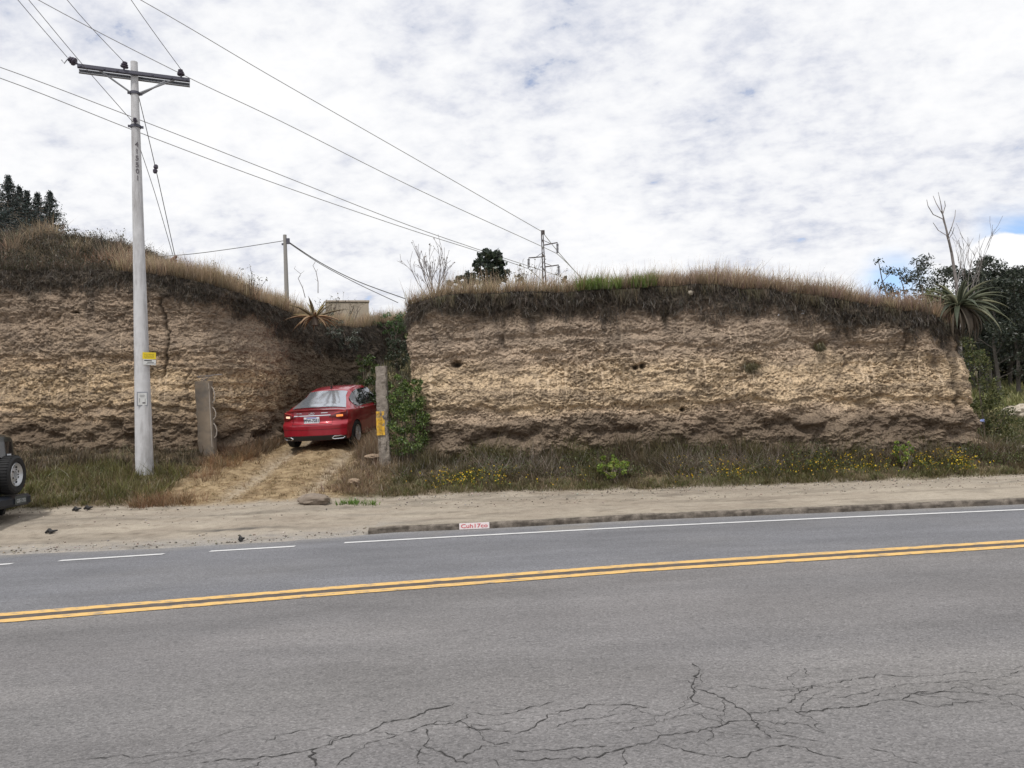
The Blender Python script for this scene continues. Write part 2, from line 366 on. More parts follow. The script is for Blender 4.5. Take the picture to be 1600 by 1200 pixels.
# displace the row nearest the kerb onto the kerb line so that the step is clean
GZZ = G(GXX, GYY)
dist = GYY-EE
n_a = fbm(GXX*.9, GYY*.9, 4, 21); n_b = fbm(GXX*4, GYY*7, 4, 31); n_c = fbm(GXX*.35, GYY*2.2, 3, 41)
dirt = lerp3(C3(.275, .235, .19)+0*GXX[..., None], C3(.37, .325, .265), np.clip(.5+n_a*.6+n_c*.5, 0, 1))
dirt = lerp3(dirt, C3(.19, .155, .12), np.clip(n_b*1.4-.2, 0, 1)*.8); dirt = lerp3(dirt, C3(.33, .29, .24), sm(.1, .5, fbm(GXX*.25, GYY*3.2, 3, 44))*.7); dirt = lerp3(dirt, C3(.43, .38, .31), sm(3, 7, GXX)*.35)
grav = C3(.27, .26, .25)
dirt = lerp3(dirt, grav, (1-sm(0, .9, GYY-KK))*np.clip(.75+n_b*.6, 0, 1)*(1-sm(-3, -1, GXX))*.85)
dirt = lerp3(dirt, C3(.26, .235, .20), np.exp(-((GYY-EE+1.0)/.28)**2)*.25)
bank = lerp3(C3(.10, .078, .052)+0*GXX[..., None], C3(.17, .13, .085), np.clip(.5+n_a, 0, 1))
bank = lerp3(bank, C3(.075, .085, .035), np.clip(n_c*1.4, 0, 1)*.6)
straw = lerp3(C3(.20, .145, .085)+0*GXX[..., None], C3(.38, .29, .18), np.clip(.5+n_b*.9+n_a*.3, 0, 1))
inx = sm(-8.2, -6.9, GXX-(GYY-14)*.12)*(1-sm(-3.9, -2.9, GXX+(GYY-14)*.12-.4*n_a))
bank = lerp3(bank, straw, inx*(1-sm(21, 26, GYY)))
xc = -5.0+(GYY-14.5)*.05
rut = np.exp(-((GXX-xc-.78)/.17)**2)+np.exp(-((GXX-xc+.78)/.2)**2)
bank = lerp3(bank, C3(.37, .31, .235), np.clip(rut*inx*(GYY < 21), 0, 1)*.8)
far = lerp3(C3(.22, .18, .10)+0*GXX[..., None], C3(.12, .14, .06), np.clip(.5+fbm(GXX*.12, GYY*.12, 4, 77), 0, 1))
bank = lerp3(bank, far, sm(24, 29, GYY))
bank = lerp3(bank, lerp3(C3(.13, .14, .05)+0*GXX[..., None], C3(.24, .20, .11), np.clip(.5+n_a, 0, 1)), sm(11, 12.5, GXX)*sm(.5, 2, dist))
edge = sm(-.22, .22, dist+.22*fbm(GXX*1.7, GYY*1.2, 4, 51))
GC = lerp3(dirt, bank, edge)
trk = np.exp(-((GYY-KK-1.25-.25*np.sin(GXX*.22))/.13)**2)+np.exp(-((GYY-KK-2.55-.25*np.sin(GXX*.22))/.12)**2)
GC = lerp3(GC, GC*.72, np.clip(trk*(.55+1.1*n_a+.6*n_b), 0, 1)*(dist < -.3))
GC = lerp3(GC, GC*.78, sm(.15, .5, fbm(GXX*.8+9, GYY*2.2, 4, 46))*(dist < .1))
oil = np.exp(-(((GXX-onz(370, 808, .3).x)/.55)**2+((GYY-onz(372, 808, .3).y)/.10)**2))   # the dark oil stain on the shoulder
GC = lerp3(GC, C3(.09, .085, .08), np.clip(oil*(1.1+.8*n_b), 0, 1)*.85)
tag(grid('ground', GXX, GYY, GZZ, EARTH, GC), kind='structure')
# ------------------------------------------------------------------ road
def roadmat():
    m, t, b = newmat('asphalt'); tcn = N(t, 'ShaderNodeTexCoord'); P = tcn.outputs['Object']
    def nz(s, d=5, r=.6, sc=None):
        n = N(t, 'ShaderNodeTexNoise', i_Scale=s, i_Detail=d, i_Roughness=r)
        if sc:
            mp = N(t, 'ShaderNodeMapping'); mp.inputs['Scale'].default_value = sc; t.links.new(P, mp.inputs[0]); t.links.new(mp.outputs[0], n.inputs['Vector'])
        else: t.links.new(P, n.inputs['Vector'])
        return n.outputs['Fac']
    a = N(t, 'ShaderNodeVertexColor', layer_name='Col'); c = a.outputs[0]
    c = MIX(t, 1.0, c, ramp(t, [(.3, (.78,)*3), (.7, (1.2,)*3)], nz(.7, 8, .68, (.5, 1.6, 1))).outputs[0], 'MULTIPLY')
    c = MIX(t, 1.0, c, ramp(t, [(.3, (.84,)*3), (.7, (1.16,)*3)], nz(38, 4, .7)).outputs[0], 'MULTIPLY')
    v = N(t, 'ShaderNodeTexVoronoi', i_Scale=95, i_Randomness=1.0); t.links.new(P, v.inputs['Vector'])
    hs = N(t, 'ShaderNodeSeparateColor'); t.links.new(v.outputs['Color'], hs.inputs[0])
    c = MIX(t, 1.0, c, ramp(t, [(0, (.70,)*3), (.3, (.93,)*3), (.75, (1.04,)*3), (1, (1.32,)*3)], hs.outputs[0]).outputs[0], 'MULTIPLY')
    pit = ramp(t, [(.60, (0,0,0)), (.68, (1,1,1))], nz(24, 3, .55, (.6, 1.5, 1)))
    c = MIX(t, M2(t, 'MULTIPLY', pit.outputs[0], .5), c, (.05, .05, .052))
    t.links.new(c, b.inputs['Base Color']); b.inputs['Roughness'].default_value = .82; b.inputs['Specular IOR Level'].default_value = .35
    hgt = M2(t, 'ADD', v.outputs['Distance'], M2(t, 'MULTIPLY', nz(50, 4, .7), 1.2))
    bp = N(t, 'ShaderNodeBump', i_Strength=.55, i_Distance=.006); t.links.new(hgt, bp.inputs['Height']); t.links.new(bp.outputs[0], b.inputs['Normal'])
    return m
ASPH = roadmat()
YEL = trace([(-400, 996), (0, 967), (500, 926), (1000, 888), (1600, 850), (2300, 812)])
def yy(x): return np.interp(x, YEL[:, 0], YEL[:, 1])
rx = axis(-16, 16, .25, -300, 300)
ts = np.concatenate([np.linspace(-60, -1.5, 8), np.linspace(-1.2, 8.6, 50)])
xs = rx; RX = np.repeat(xs[None, :], 60, 0)
yk_r = yk(xs)-.005+.03*fbm(xs*2.5, xs*0, 3, 3)*(xs < -2.3)+.22*fbm(xs*.9, xs*0+4, 3, 13)*(xs < -2.6)
tt = np.linspace(0, 1, 60)**.6
RY = -30+(yk_r[None, :]+30)*tt[:, None]
RZ = 0*RX+.004
ln = yk(RX)-RY
rc = lerp3(C3(.182, .174, .174)+0*RX[..., None], C3(.165, .167, .180), sm(-.2, .2, RY-yy(RX)))
wb = np.exp(-((RY-4.6)/.8)**2)*.5
rc = lerp3(rc, C3(.205, .195, .185), np.clip(wb+.6*fbm(RX*.3, RY*.6, 3, 5), 0, 1)*.7); rc = lerp3(rc, C3(.125, .125, .13), np.clip(np.exp(-((RY-yy(RX)+1.1)/.4)**2)*.6+np.exp(-((RY-yy(RX)+3.0)/.35)**2)*.35+np.exp(-((RY-yy(RX)-1.9)/.5)**2)*.3+.5*fbm(RX*.22, RY*1.1, 3, 6), 0, 1)*.55); rc = lerp3(rc, C3(.24, .215, .18), sm(.25, .6, fbm(RX*.5, RY*2.5, 3, 7))*(1-sm(.2, .9, ln))*.8)
rc = lerp3(rc, C3(.26, .25, .24), (1-sm(0, .35, ln))*.6)
tag(grid('road', RX, RY, RZ, ASPH, rc), kind='structure')
def paint(name, col, wear, ws, th=(.50, .60)):
    m, t, b = newmat(name); tcn = N(t, 'ShaderNodeTexCoord')
    mp = N(t, 'ShaderNodeMapping'); mp.inputs['Scale'].default_value = (.6, 2.2, 1); t.links.new(tcn.outputs['Object'], mp.inputs[0])
    n = N(t, 'ShaderNodeTexNoise', i_Scale=ws, i_Detail=7, i_Roughness=.7); t.links.new(mp.outputs[0], n.inputs['Vector'])
    f = ramp(t, [(th[0], (0,0,0)), (th[1], (1,1,1))], n.outputs['Fac'])
    n2 = N(t, 'ShaderNodeTexNoise', i_Scale=3, i_Detail=4); t.links.new(tcn.outputs['Object'], n2.inputs['Vector'])
    c = MIX(t, n2.outputs['Fac'], tuple(q*.86 for q in col), tuple(min(1, q*1.08) for q in col))
    c = MIX(t, M2(t, 'MULTIPLY', f.outputs[0], wear), c, (.19, .18, .17)); t.links.new(c, b.inputs['Base Color']); b.inputs['Roughness'].default_value = .75
    return m
PY = paint('yellow_paint', (.70, .44, .15), .85, 9, (.52, .60)); PWH = paint('white_paint', (.62, .62, .62), .5, 14, (.55, .68))
def stripe(name, fn, x0, x1, w, mat, z=.010, off=0, jag=.006):
    n = max(2, int((x1-x0)/.05)); x = np.linspace(x0, x1, n); y = fn(x)+off
    j1 = jag*fbm(x*9, x*0, 3, 2); j2 = jag*fbm(x*9, x*0+7, 3, 4)
    X = np.stack([x, x]); Y = np.stack([y-w/2+j1, y+w/2+j2]); Z = 0*X+z
    return tag(grid(name, X, Y, Z, mat, smooth=False), kind='structure')
stripe('centre_line', yy, -40, 40, .15, PY, off=-.15); stripe('centre_line', yy, -40, 40, .15, PY, off=.15)
stripe('tar_strip', yy, -40, 40, .14, pbr('tar_seam', (.085, .072, .065), .85, noise=.4, nscale=9), z=.009, off=0)
WHT = trace([(-300, 903), (0, 883), (93, 877), (256, 866.5), (461, 854.5), (538, 849), (700, 840), (1000, 824), (1300, 810), (1600, 797), (2300, 768)])
def yw(x): return np.interp(x, WHT[:, 0], WHT[:, 1])
def xw(px, py): return onz(px, py).x
stripe('edge_line', yw, xw(538, 849), 40, .11, PWH)
for a, b, c, d in ((-150, 893, 18, 882), (93, 877, 256, 866.5), (330, 861.5, 461, 854.5)):
    stripe('edge_line_dash', yw, xw(a, b), xw(c, d), .11, PWH)
x = xw(-150, 893)
for k in range(4): x -= 3.0; stripe('edge_line_dash', yw, x-1.2, x, .11, PWH)
# cracks: flat crooked ribbons on the near lane, coloured as the shade inside openings
CR = MB()
cr_v, cr_f = [], []
def crack(pts, w0, w1, depth=0, seedv=[0]):
    P = [np.array(onz(a, b, .0)[:2]) for a, b in pts] if isinstance(pts[0][0], (int, float)) and depth == 0 else [np.array(p) for p in pts]
    path = [P[0]]
    for a, b in zip(P[:-1], P[1:]):
        L = np.linalg.norm(b-a); n = max(2, int(L/.025)); d = (b-a)/max(L, 1e-6); nrm = np.array([-d[1], d[0]])
        seedv[0] += 1
        t = np.linspace(0, 1, n+1)[1:]; off = L**.5*.09*fbm(t*L*4, t*0+seedv[0]*3.7, 4, 9, .65)*np.sin(np.pi*t)**.4+.008*RNG.normal(size=n)*(t < 1)
        for q, o in zip(t, off): path.append(a+(b-a)*q+nrm*o)
    n = len(path); base = len(cr_v)
    for i, p in enumerate(path):
        d = path[min(i+1, n-1)]-path[max(i-1, 0)]; d = d/max(np.linalg.norm(d), 1e-6); nr = np.array([-d[1], d[0]])
        s = i/(n-1); w = (w0+(w1-w0)*s)*(.15+1.25*random.random()**1.3+.5*(random.random() < .07))*(1 if 0 < i < n-1 else .15)
        cr_v.append((*(p+nr*w/2), .0075)); cr_v.append((*(p-nr*w/2), .0075))
    for i in range(n-1): cr_f.append((base+2*i, base+2*i+1, base+2*i+3, base+2*i+2))
    if depth < 2:
        for i in range(6, n-2, 1):
            if random.random() < (.030 if depth == 0 else .02):
                p = path[i]; d = path[min(i+3, n-1)]-p; a = math.atan2(d[1], d[0])+random.choice((-1, 1))*random.uniform(.4, 1.3)
                L = random.uniform(.08, .38); q = p+np.array([math.cos(a), math.sin(a)])*L; r = q+np.array([math.cos(a*.6), math.sin(a*.6)])*L*random.uniform(.3, .8)
                crack([p, q, r], w1*.6+.0015, .002, depth+1)
A = lambda *p: [(800+a/2, 900+b/2) for a, b in p]
for pts, w in ((A((565, 275), (578, 320), (560, 345), (572, 370), (565, 400)), .014), (A((570, 350), (640, 375), (690, 400), (735, 430), (770, 465), (810, 510)), .013),
               (A((500, 322), (550, 330), (575, 345)), .006), (A((0, 430), (70, 410), (140, 395)), .009), (A((0, 500), (60, 480), (110, 435), (200, 420), (290, 405), (350, 405), (430, 415)), .010),
               (A((110, 480), (230, 450), (350, 430), (430, 412)), .007), (A((0, 550), (100, 545), (200, 540), (300, 535)), .010), (A((0, 575), (140, 575), (270, 570), (340, 545), (430, 525), (480, 500), (560, 490), (660, 470), (760, 450)), .012),
               (A((450, 530), (540, 550), (620, 565), (720, 572), (800, 540), (860, 532), (960, 560), (1060, 585)), .008), (A((340, 540), (360, 590), (300, 620)), .006), (A((660, 385), (665, 430), (640, 440), (680, 470)), .008),
               (A((735, 430), (800, 430), (850, 415), (890, 430), (970, 425), (1050, 415), (1130, 400), (1220, 390), (1260, 370), (1380, 365), (1500, 375), (1600, 372)), .011), (A((860, 400), (900, 365), (990, 340), (1080, 325), (1170, 310), (1220, 318)), .010),
               (A((1000, 385), (1100, 370), (1200, 345), (1300, 335), (1420, 330), (1520, 320), (1600, 300)), .007), (A((1215, 390), (1310, 410), (1400, 400), (1480, 400)), .009), (A((640, 350), (740, 345), (830, 360), (900, 365)), .006),
               (A((820, 495), (900, 510), (960, 520), (1010, 530)), .007), (A((890, 430), (940, 450), (980, 495), (960, 490), (900, 465), (820, 470)), .006), (A((1090, 540), (1160, 550), (1220, 575), (1300, 600)), .007),
               (A((770, 465), (830, 490), (900, 500)), .007), (A((900, 195), (1000, 190), (1100, 180)), .003), (A((920, 290), (925, 315), (905, 320)), .005), (A((360, 415), (460, 440), (540, 420), (600, 400)), .006),
               (A((330, 490), (440, 470), (530, 440), (600, 430)), .006), (A((180, 470), (300, 465), (420, 460), (520, 445)), .005), (A((860, 360), (940, 350), (1040, 352), (1150, 335)), .005), (A((1120, 380), (1180, 370), (1300, 372), (1400, 350), (1500, 345), (1600, 335)), .005),
               (A((1160, 312), (1260, 320), (1400, 305), (1500, 300), (1600, 285)), .006), (A((800, 380), (860, 375), (930, 385), (1020, 375)), .005)):
    crack(pts, w*.78, w*.6)
A = lambda *p: [(a/2, 900+b/2) for a, b in p]
for pts, w in ((A((1420, 400), (1340, 420), (1290, 445), (1200, 460), (1150, 490), (1060, 515), (980, 545), (900, 560), (800, 575), (720, 580)), .013), (A((980, 545), (984, 600)), .016), (A((830, 525), (860, 505), (940, 485), (1000, 480)), .010),
               (A((620, 590), (700, 575), (780, 580)), .007), (A((240, 575), (330, 572), (380, 562), (440, 572), (520, 555), (620, 548)), .007), (A((160, 590), (240, 575)), .006), (A((1420, 465), (1480, 430), (1560, 440), (1600, 432)), .010),
               (A((1600, 488), (1500, 485), (1420, 465), (1330, 470), (1240, 500), (1150, 525), (1100, 560), (1050, 600)), .009), (A((1420, 585), (1460, 560), (1540, 530), (1600, 530)), .010), (A((1330, 480), (1335, 540), (1360, 550), (1420, 575), (1480, 590)), .010),
               (A((1320, 540), (1310, 580), (1330, 620)), .006), (A((430, 590), (560, 570), (700, 545)), .005), (A((1540, 575), (1560, 600)), .006), (A((1300, 480), (1380, 455), (1500, 470), (1600, 455)), .005), (A((1200, 520), (1330, 560), (1420, 550)), .004)):
    crack(pts, w*.78, w*.6)
tag(mesh_np('road_cracks', np.array(cr_v), np.array(cr_f), pbr('crack_shadow', (.035, .033, .032), .95)), 'fine branching dark cracks spreading over the nearest lane of the grey road', 'cracks', kind='stuff')
# small pale chips and bits pressed into the asphalt
# ------------------------------------------------------------------ kerb
kx = np.arange(-2.33, 40, .025)
def kerb():
    y0 = yk(kx); br = np.clip(fbm(kx*1.4, kx*0, 4, 71)-.05, 0, 1); br2 = fbm(kx*7, kx*0+2, 4, 72)
    prof = [(-.012, -.02), (-.012, .04), (-.006, .072), (.02, .098), (.10, .104), (.17, .102), (.19, .02)]
    X, Y, Z, Cc = [], [], [], []
    for j, (dy, z) in enumerate(prof):
        nn = fbm(kx*5, kx*0+j*1.7, 4, 80)
        X.append(kx); Y.append(y0+dy-.004*0+.022*nn*(j in (1, 2, 3))+br*.03*(j in (2, 3))); Z.append(np.maximum(z-.03*br*(j in (2, 3, 4, 5))+.012*nn*(z > .06), -.02 if z < 0 else .012))
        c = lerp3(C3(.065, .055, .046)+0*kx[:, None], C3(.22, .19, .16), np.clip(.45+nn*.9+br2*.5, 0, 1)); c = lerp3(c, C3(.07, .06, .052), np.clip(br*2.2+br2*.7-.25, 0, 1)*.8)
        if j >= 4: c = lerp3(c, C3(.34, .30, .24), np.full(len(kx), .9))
        Cc.append(c)
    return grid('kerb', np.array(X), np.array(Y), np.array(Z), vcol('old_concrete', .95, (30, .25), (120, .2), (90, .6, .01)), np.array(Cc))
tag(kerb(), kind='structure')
# ------------------------------------------------------------------ the two cut earth banks
def spline(P, n=14):
    P = np.array(P, float); out = []
    for i in range(len(P)-1):
        a, b, c, d = P[max(i-1, 0)], P[i], P[i+1], P[min(i+2, len(P)-1)]
        for t in np.linspace(0, 1, n, endpoint=False): out.append(.5*((2*b)+(c-a)*t+(2*a-5*b+4*c-d)*t*t+(3*b-a-3*c+d)*t**3))
    out.append(P[-1]); return np.array(out)
def lay_(SS, ZZ, seed): return fbm(SS*.12, ZZ*3.4+.3*fbm(SS*.8, ZZ*0, 2, seed+71), 3, seed+70)
def cliff(name, path, targets, ztop_fn, hill_fn, ds, dz, seed, side, soil_fn, coarse=None):
    # path rows: x, y, base z
    S = spline(np.hstack([path, targets]))
    seg = np.linalg.norm(np.diff(S[:, :2], axis=0), axis=1); s = np.concatenate([[0], np.cumsum(seg)])
    # arc steps, coarser where nothing is seen
    ss = [0.0]
    while ss[-1] < s[-1]:
        x_ = np.interp(ss[-1], s, S[:, 0]); y_ = np.interp(ss[-1], s, S[:, 1]); ss.append(ss[-1]+(ds if coarse is None or not coarse(x_, y_) else ds*4))
    ss = np.array(ss); Q = np.stack([np.interp(ss, s, S[:, k]) for k in range(S.shape[1])], 1)
    T = np.gradient(Q[:, :2], axis=0); T /= np.linalg.norm(T, axis=1)[:, None]; NR = np.stack([T[:, 1], -T[:, 0]], 1)
    for _ in range(12): NR[1:-1] = (NR[:-2]+NR[1:-1]*2+NR[2:])/4
    for _ in range(1): NR /= np.linalg.norm(NR, axis=1)[:, None]
    zb = Q[:, 2]-.35; zt = ztop_fn(Q[:, 0], Q[:, 1]); zt = zt+.05*fbm(ss*1.2, ss*0, 4, seed)
    nr = int((zt-zb).max()/dz); t = np.linspace(0, 1, nr)
    SS = np.repeat(ss[None, :], nr, 0); TT = np.repeat(t[:, None], len(ss), 1); ZZ = zb+(zt-zb)*TT
    H = zt-ZZ; U = ZZ-(zb+.35)                      # depth below the rim, height above the foot
    soil = soil_fn(Q[:, 0])+.16*fbm(ss*.9, ss*0+5, 3, seed+1)
    soilm = sm(-.20, .16, soil-H+.42*fbm(SS*1.3, ZZ*.9, 4, seed+2)+.10*fbm(SS*7, ZZ*5, 3, seed+3))
    # shapes
    big = fbm(SS*.38, ZZ*.5, 3, seed+4)*.22
    med = fbm(SS*1.5, ZZ*2.0, 3, seed+5)*.075
    wx = SS+.12*fbm(SS*3, ZZ*3, 2, seed+40); wz = ZZ+.10*fbm(SS*3, ZZ*3, 2, seed+41)
    q = fbm(wx*5.5, wz*8, 3, seed+6, .6)*2.6; fr = q-np.floor(q); terr = (np.floor(q)+sm(.42, .54, fr))/2.6
    q2 = fbm(wx*13, wz*19, 3, seed+7, .65)*2.2; f2 = q2-np.floor(q2); ter2 = (np.floor(q2)+sm(.2, .55, f2))/2.2
    fine = fbm(SS*22, ZZ*26, 3, seed+8)
    sx = SS*7.5+.5*fbm(SS*1.2, ZZ*.25, 2, seed+9); vs = pn(sx, ZZ*.35, seed+10)+.45*pn(sx*2.3, ZZ*.8, seed+11)
    band = sm(.75, 1.0, U+.2*fbm(SS*.7, SS*0, 2, seed+12))*(1-sm(1.75, 2.15, U+.2*fbm(SS*.8, SS*0, 2, seed+13)))
    band2 = sm(2.3, 2.5, U)*(1-sm(3.0, 3.2, U))*.6
    groove = np.zeros_like(SS); rg = np.random.default_rng(seed); c0 = 1.0
    while c0 < ss[-1]-1:
        dens_ = .5+fbm(np.array([c0*.35]), np.array([0.0]), 2, seed+14)[0]*1.3
        c0 += rg.uniform(.10, .30)+(rg.uniform(.3, .9) if rg.random() > dens_+.2 else 0)
        for row in (0, 1):
            if row and rg.random() > .45: continue
            zc_ = (1.45 if row == 0 else 2.55)+rg.normal(0, .16)+.25*fbm(np.array([c0*.4]), np.array([row*5.0]), 2, seed+13)[0]; hl = rg.uniform(.15, .48)*(1 if row == 0 else .7); w_ = rg.uniform(.018, .042); sl = rg.normal(0, .04)
            i0, i1 = np.searchsorted(ss, c0-.2), np.searchsorted(ss, c0+.2); u_ = U[:, i0:i1]-zc_; tp_ = np.clip(.55+.5*u_/hl, .25, 1)
            g_ = np.exp(-((SS[:, i0:i1]-c0-sl*u_)/(w_*tp_))**4)*sm(-hl, -hl*.7, u_)*(1-sm(hl*.85, hl, u_))*rg.uniform(.55, 1); groove[:, i0:i1] = np.maximum(groove[:, i0:i1], g_)
    chip = 1-.85*groove
    chipd = .65+.6*np.clip(.5+fbm(SS*.6, ZZ*.9, 2, seed+30), 0, 1)
    D = big+med+chip*chipd*(terr*.042+ter2*.034+fine*.013)-groove*.016
    D += .30*(1-TT)+.06*sm(.5, .9, 1-TT)
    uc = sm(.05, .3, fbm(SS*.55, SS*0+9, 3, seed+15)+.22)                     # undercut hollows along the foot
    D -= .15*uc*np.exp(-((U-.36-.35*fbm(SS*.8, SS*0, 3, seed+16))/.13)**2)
    D += .16*fbm(SS*2.2, ZZ*3.4, 4, seed+17)*(1-sm(.5, .95, U))
    led = .085*(sm(-.05, .05, U-1.0+.16*fbm(SS*1.3, ZZ*0, 3, seed+18)))+.05*(sm(-.04, .04, U-2.25+.2*fbm(SS*.9, ZZ*0, 3, seed+19)))
    D += led; D += .03*sm(-.3, .3, lay_(SS, ZZ, seed))
    D += soilm*(.06+.07*fbm(SS*3.5, ZZ*4, 3, seed+20)+.04*fbm(SS*12, ZZ*9, 3, seed+21))
    D -= .16*sm(.62, 1.0, pn(SS*.75+3.1, ZZ*.08, seed+22)*1.35)*sm(.5, 1.5, U)*(1-soilm*.5)*0
    crv = .55*fbm(ZZ*.9, ZZ*0, 3, seed+23); cr = np.zeros_like(SS)
    for c0, w, lo, hi, dp in SIDECR[side]:
        cr = np.maximum(cr, np.exp(-((SS-c0-crv*.35-.05*fbm(ZZ*5, ZZ*0, 2, seed+24))/w)**2)*sm(lo, lo+.3, ZZ)*(1-sm(hi-.3, hi, ZZ))*dp)
    D -= cr*.09
    hole = np.zeros_like(SS)
    for c0, z0, rx_, rz_ in SIDEHOLE[side]:
        hole = np.maximum(hole, np.exp(-(((SS-c0)/rx_)**2+((ZZ-z0)/rz_)**2)**1.5))
    D -= hole*.20
    X = Q[:, 0]+NR[:, 0]*D; Y = Q[:, 1]+NR[:, 1]*D
    if side == 'R': X = X-.40*sm(8.8, 10.3, Q[:, 0])*sm(.15, 1.0, TT)*(1-.5*sm(18, 22, Q[:, 1]))
    # earth colours, with shade painted into pits, undercut, cracks and holes
    a = np.clip(.5+fbm(SS*.8, ZZ*1.6, 4, seed+25)*.9, 0, 1)
    tan = lerp3(C3(*TAN[side][0])+0*X[..., None], C3(*TAN[side][1]), a)
    tan = lerp3(tan, C3(*TAN[side][2]), band*.75)
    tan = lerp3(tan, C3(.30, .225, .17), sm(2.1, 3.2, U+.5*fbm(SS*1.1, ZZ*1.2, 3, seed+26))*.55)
    pit = sm(.10, .40, -fine-.5*ter2+.25*fbm(SS*2.5, ZZ*3, 2, seed+50)-.08)*(1-groove); tan = lerp3(tan, C3(.13, .095, .07), pit*.8); tan = lerp3(tan, C3(.19, .145, .105), np.clip(ter2*-1.3+terr*-.6, 0, 1)*.45)  # shade under the flaked edges put into the colour
    st = sm(.12, .55, fbm(SS*1.1, ZZ*2.2, 4, seed+27)); tan = lerp3(tan, C3(.155, .12, .09), st*.5); st2 = sm(.1, .4, fbm(SS*4.5, ZZ*6, 3, seed+60)); tan = lerp3(tan, C3(.22, .17, .125), st2*.55*(1-groove))
    tan = lerp3(tan, C3(.70, .56, .41), groove*(.75 if side == 'R' else .5)); lay = fbm(SS*.12, ZZ*3.4+.3*fbm(SS*.8, ZZ*0, 2, seed+71), 3, seed+70); tan = lerp3(tan, C3(.22, .175, .135), sm(.12, .4, lay)*.4*(1-groove)); tan = lerp3(tan, C3(.31, .25, .20), sm(1.9, 2.6, U)*.4)
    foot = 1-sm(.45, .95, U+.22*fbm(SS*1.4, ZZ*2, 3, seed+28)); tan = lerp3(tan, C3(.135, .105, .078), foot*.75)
    tan = lerp3(tan, C3(.07, .05, .04), (uc*np.exp(-((U-.38)/.2)**2)*.35))  # undercut hollows tinted dark for the shade inside them
    wash = sm(.15, .6, fbm(SS*2.2, ZZ*.5, 3, seed+29))*sm(.1, .9, 1.7-H); tan = lerp3(tan, C3(.12, .10, .085), wash*.6)
    tan = lerp3(tan, C3(.05, .04, .03), np.clip(cr*.7+hole*.9, 0, 1))  # crack and hole depths painted near black as shade
    dk = lerp3(C3(.055, .045, .037)+0*X[..., None], C3(.16, .13, .10), np.clip(.35+fbm(SS*6, ZZ*5, 4, seed+31), 0, 1))
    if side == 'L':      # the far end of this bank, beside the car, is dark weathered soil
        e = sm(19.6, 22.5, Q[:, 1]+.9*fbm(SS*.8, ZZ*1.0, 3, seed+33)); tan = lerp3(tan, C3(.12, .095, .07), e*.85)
    col = lerp3(tan, dk, soilm)
    # cap: from the rim back over the top
    nc = 46; v = np.linspace(0, 1, nc+1)[1:]**2.2
    rimx, rimy = X[-1], Y[-1]
    VX = rimx+(Q[:, 3]-rimx)*v[:, None]; VY = rimy+(Q[:, 4]-rimy)*v[:, None]
    dist = np.hypot(VX-rimx, VY-rimy)
    base_t = ztop_fn(Q[:, 0], Q[:, 1])
    VZ = hill_fn(VX, VY, dist, base_t)+.06*fbm(VX*1.5, VY*1.5, 3, seed+34)
    VZ = zt+(VZ-zt)*sm(0, .35, dist)
    cc = lerp3(C3(.10, .078, .055)+0*VX[..., None], C3(.20, .155, .10), np.clip(.5+fbm(VX*2, VY*2, 3, seed+35), 0, 1))
    X = np.vstack([X, VX]); Y = np.vstack([Y, VY]); Z = np.vstack([ZZ, VZ]); C = np.concatenate([col, cc])
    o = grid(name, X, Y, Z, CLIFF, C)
    return o, dict(Q=Q, NR=NR, ss=ss, rimx=rimx, rimy=rimy, zt=zt, soil=soil, X=X, Y=Y, Z=Z, nr=nr)
# rims read from the photograph at each bank's own distance
def rimfn(px, Y0):
    w = []
    for a, b in px:
        p = at(a, b, Y0(a)); w.append((p.x, p.z))
    w = np.array(w); return lambda x: np.interp(x, w[:, 0], w[:, 1])
TAN = {'R': ((.49, .375, .275), (.59, .455, .33), (.66, .505, .33)), 'L': ((.45, .33, .22), (.56, .415, .28), (.61, .455, .285))}
RIM_R = rimfn([(640, 478), (665, 472), (700, 464), (800, 458), (900, 457), (1000, 452), (1080, 447), (1200, 457), (1300, 474), (1400, 492), (1450, 505), (1500, 520)], lambda a: 17.5)
SIDECR = {'R': [(6.9+9.6, .05, 3.3, 4.6, .8), (9.9+4.35, .07, 3.0, 4.5, .7), (26.0, .04, 2.0, 4.2, .6)], 'L': [(0, .05, 2.6, 5.6, 1)]}
SIDEHOLE = {'R': [(0, 0, .1, .1)], 'L': [(0, 0, .1, .1)]}
pR = [(-1.6, 30, 4.2), (-1.9, 25, 2.6), (-2.05, 21, 1.6), (-2.12, 18.6, 1.1), (-1.75, 17.6, 1.05), (0, 17.5, 1.0), (2, 17.55, .98), (4, 17.4, .97), (6, 17.3, .95), (8, 17.15, .9), (9.6, 17.0, .8), (10.25, 17.3, .7), (10.55, 18.4, .8), (10.9, 21, 1.0), (11.6, 26, 1.6), (12, 31, 2.2)]
tR = [(0, 33), (.3, 33), (.6, 33), (.9, 33), (1.2, 33), (1.8, 33), (3, 33), (4, 33), (5, 33), (6, 33), (6.6, 33), (6.9, 33), (7.2, 33), (7.4, 33), (7.6, 33), (7.8, 33)]
def s_at(path, x, front=True):
    S = spline(np.array(path)); seg = np.linalg.norm(np.diff(S[:, :2], axis=0), axis=1); s = np.concatenate([[0], np.cumsum(seg)])
    k = np.argmin(np.abs(S[:, 0]-x)+(0 if not front else .3*np.maximum(S[:, 1]-19.5, 0))); return s[k]
def px2x(px, Y): return at(px, 600, Y).x
def pxz(px, py, Y): return at(px, py, Y).z
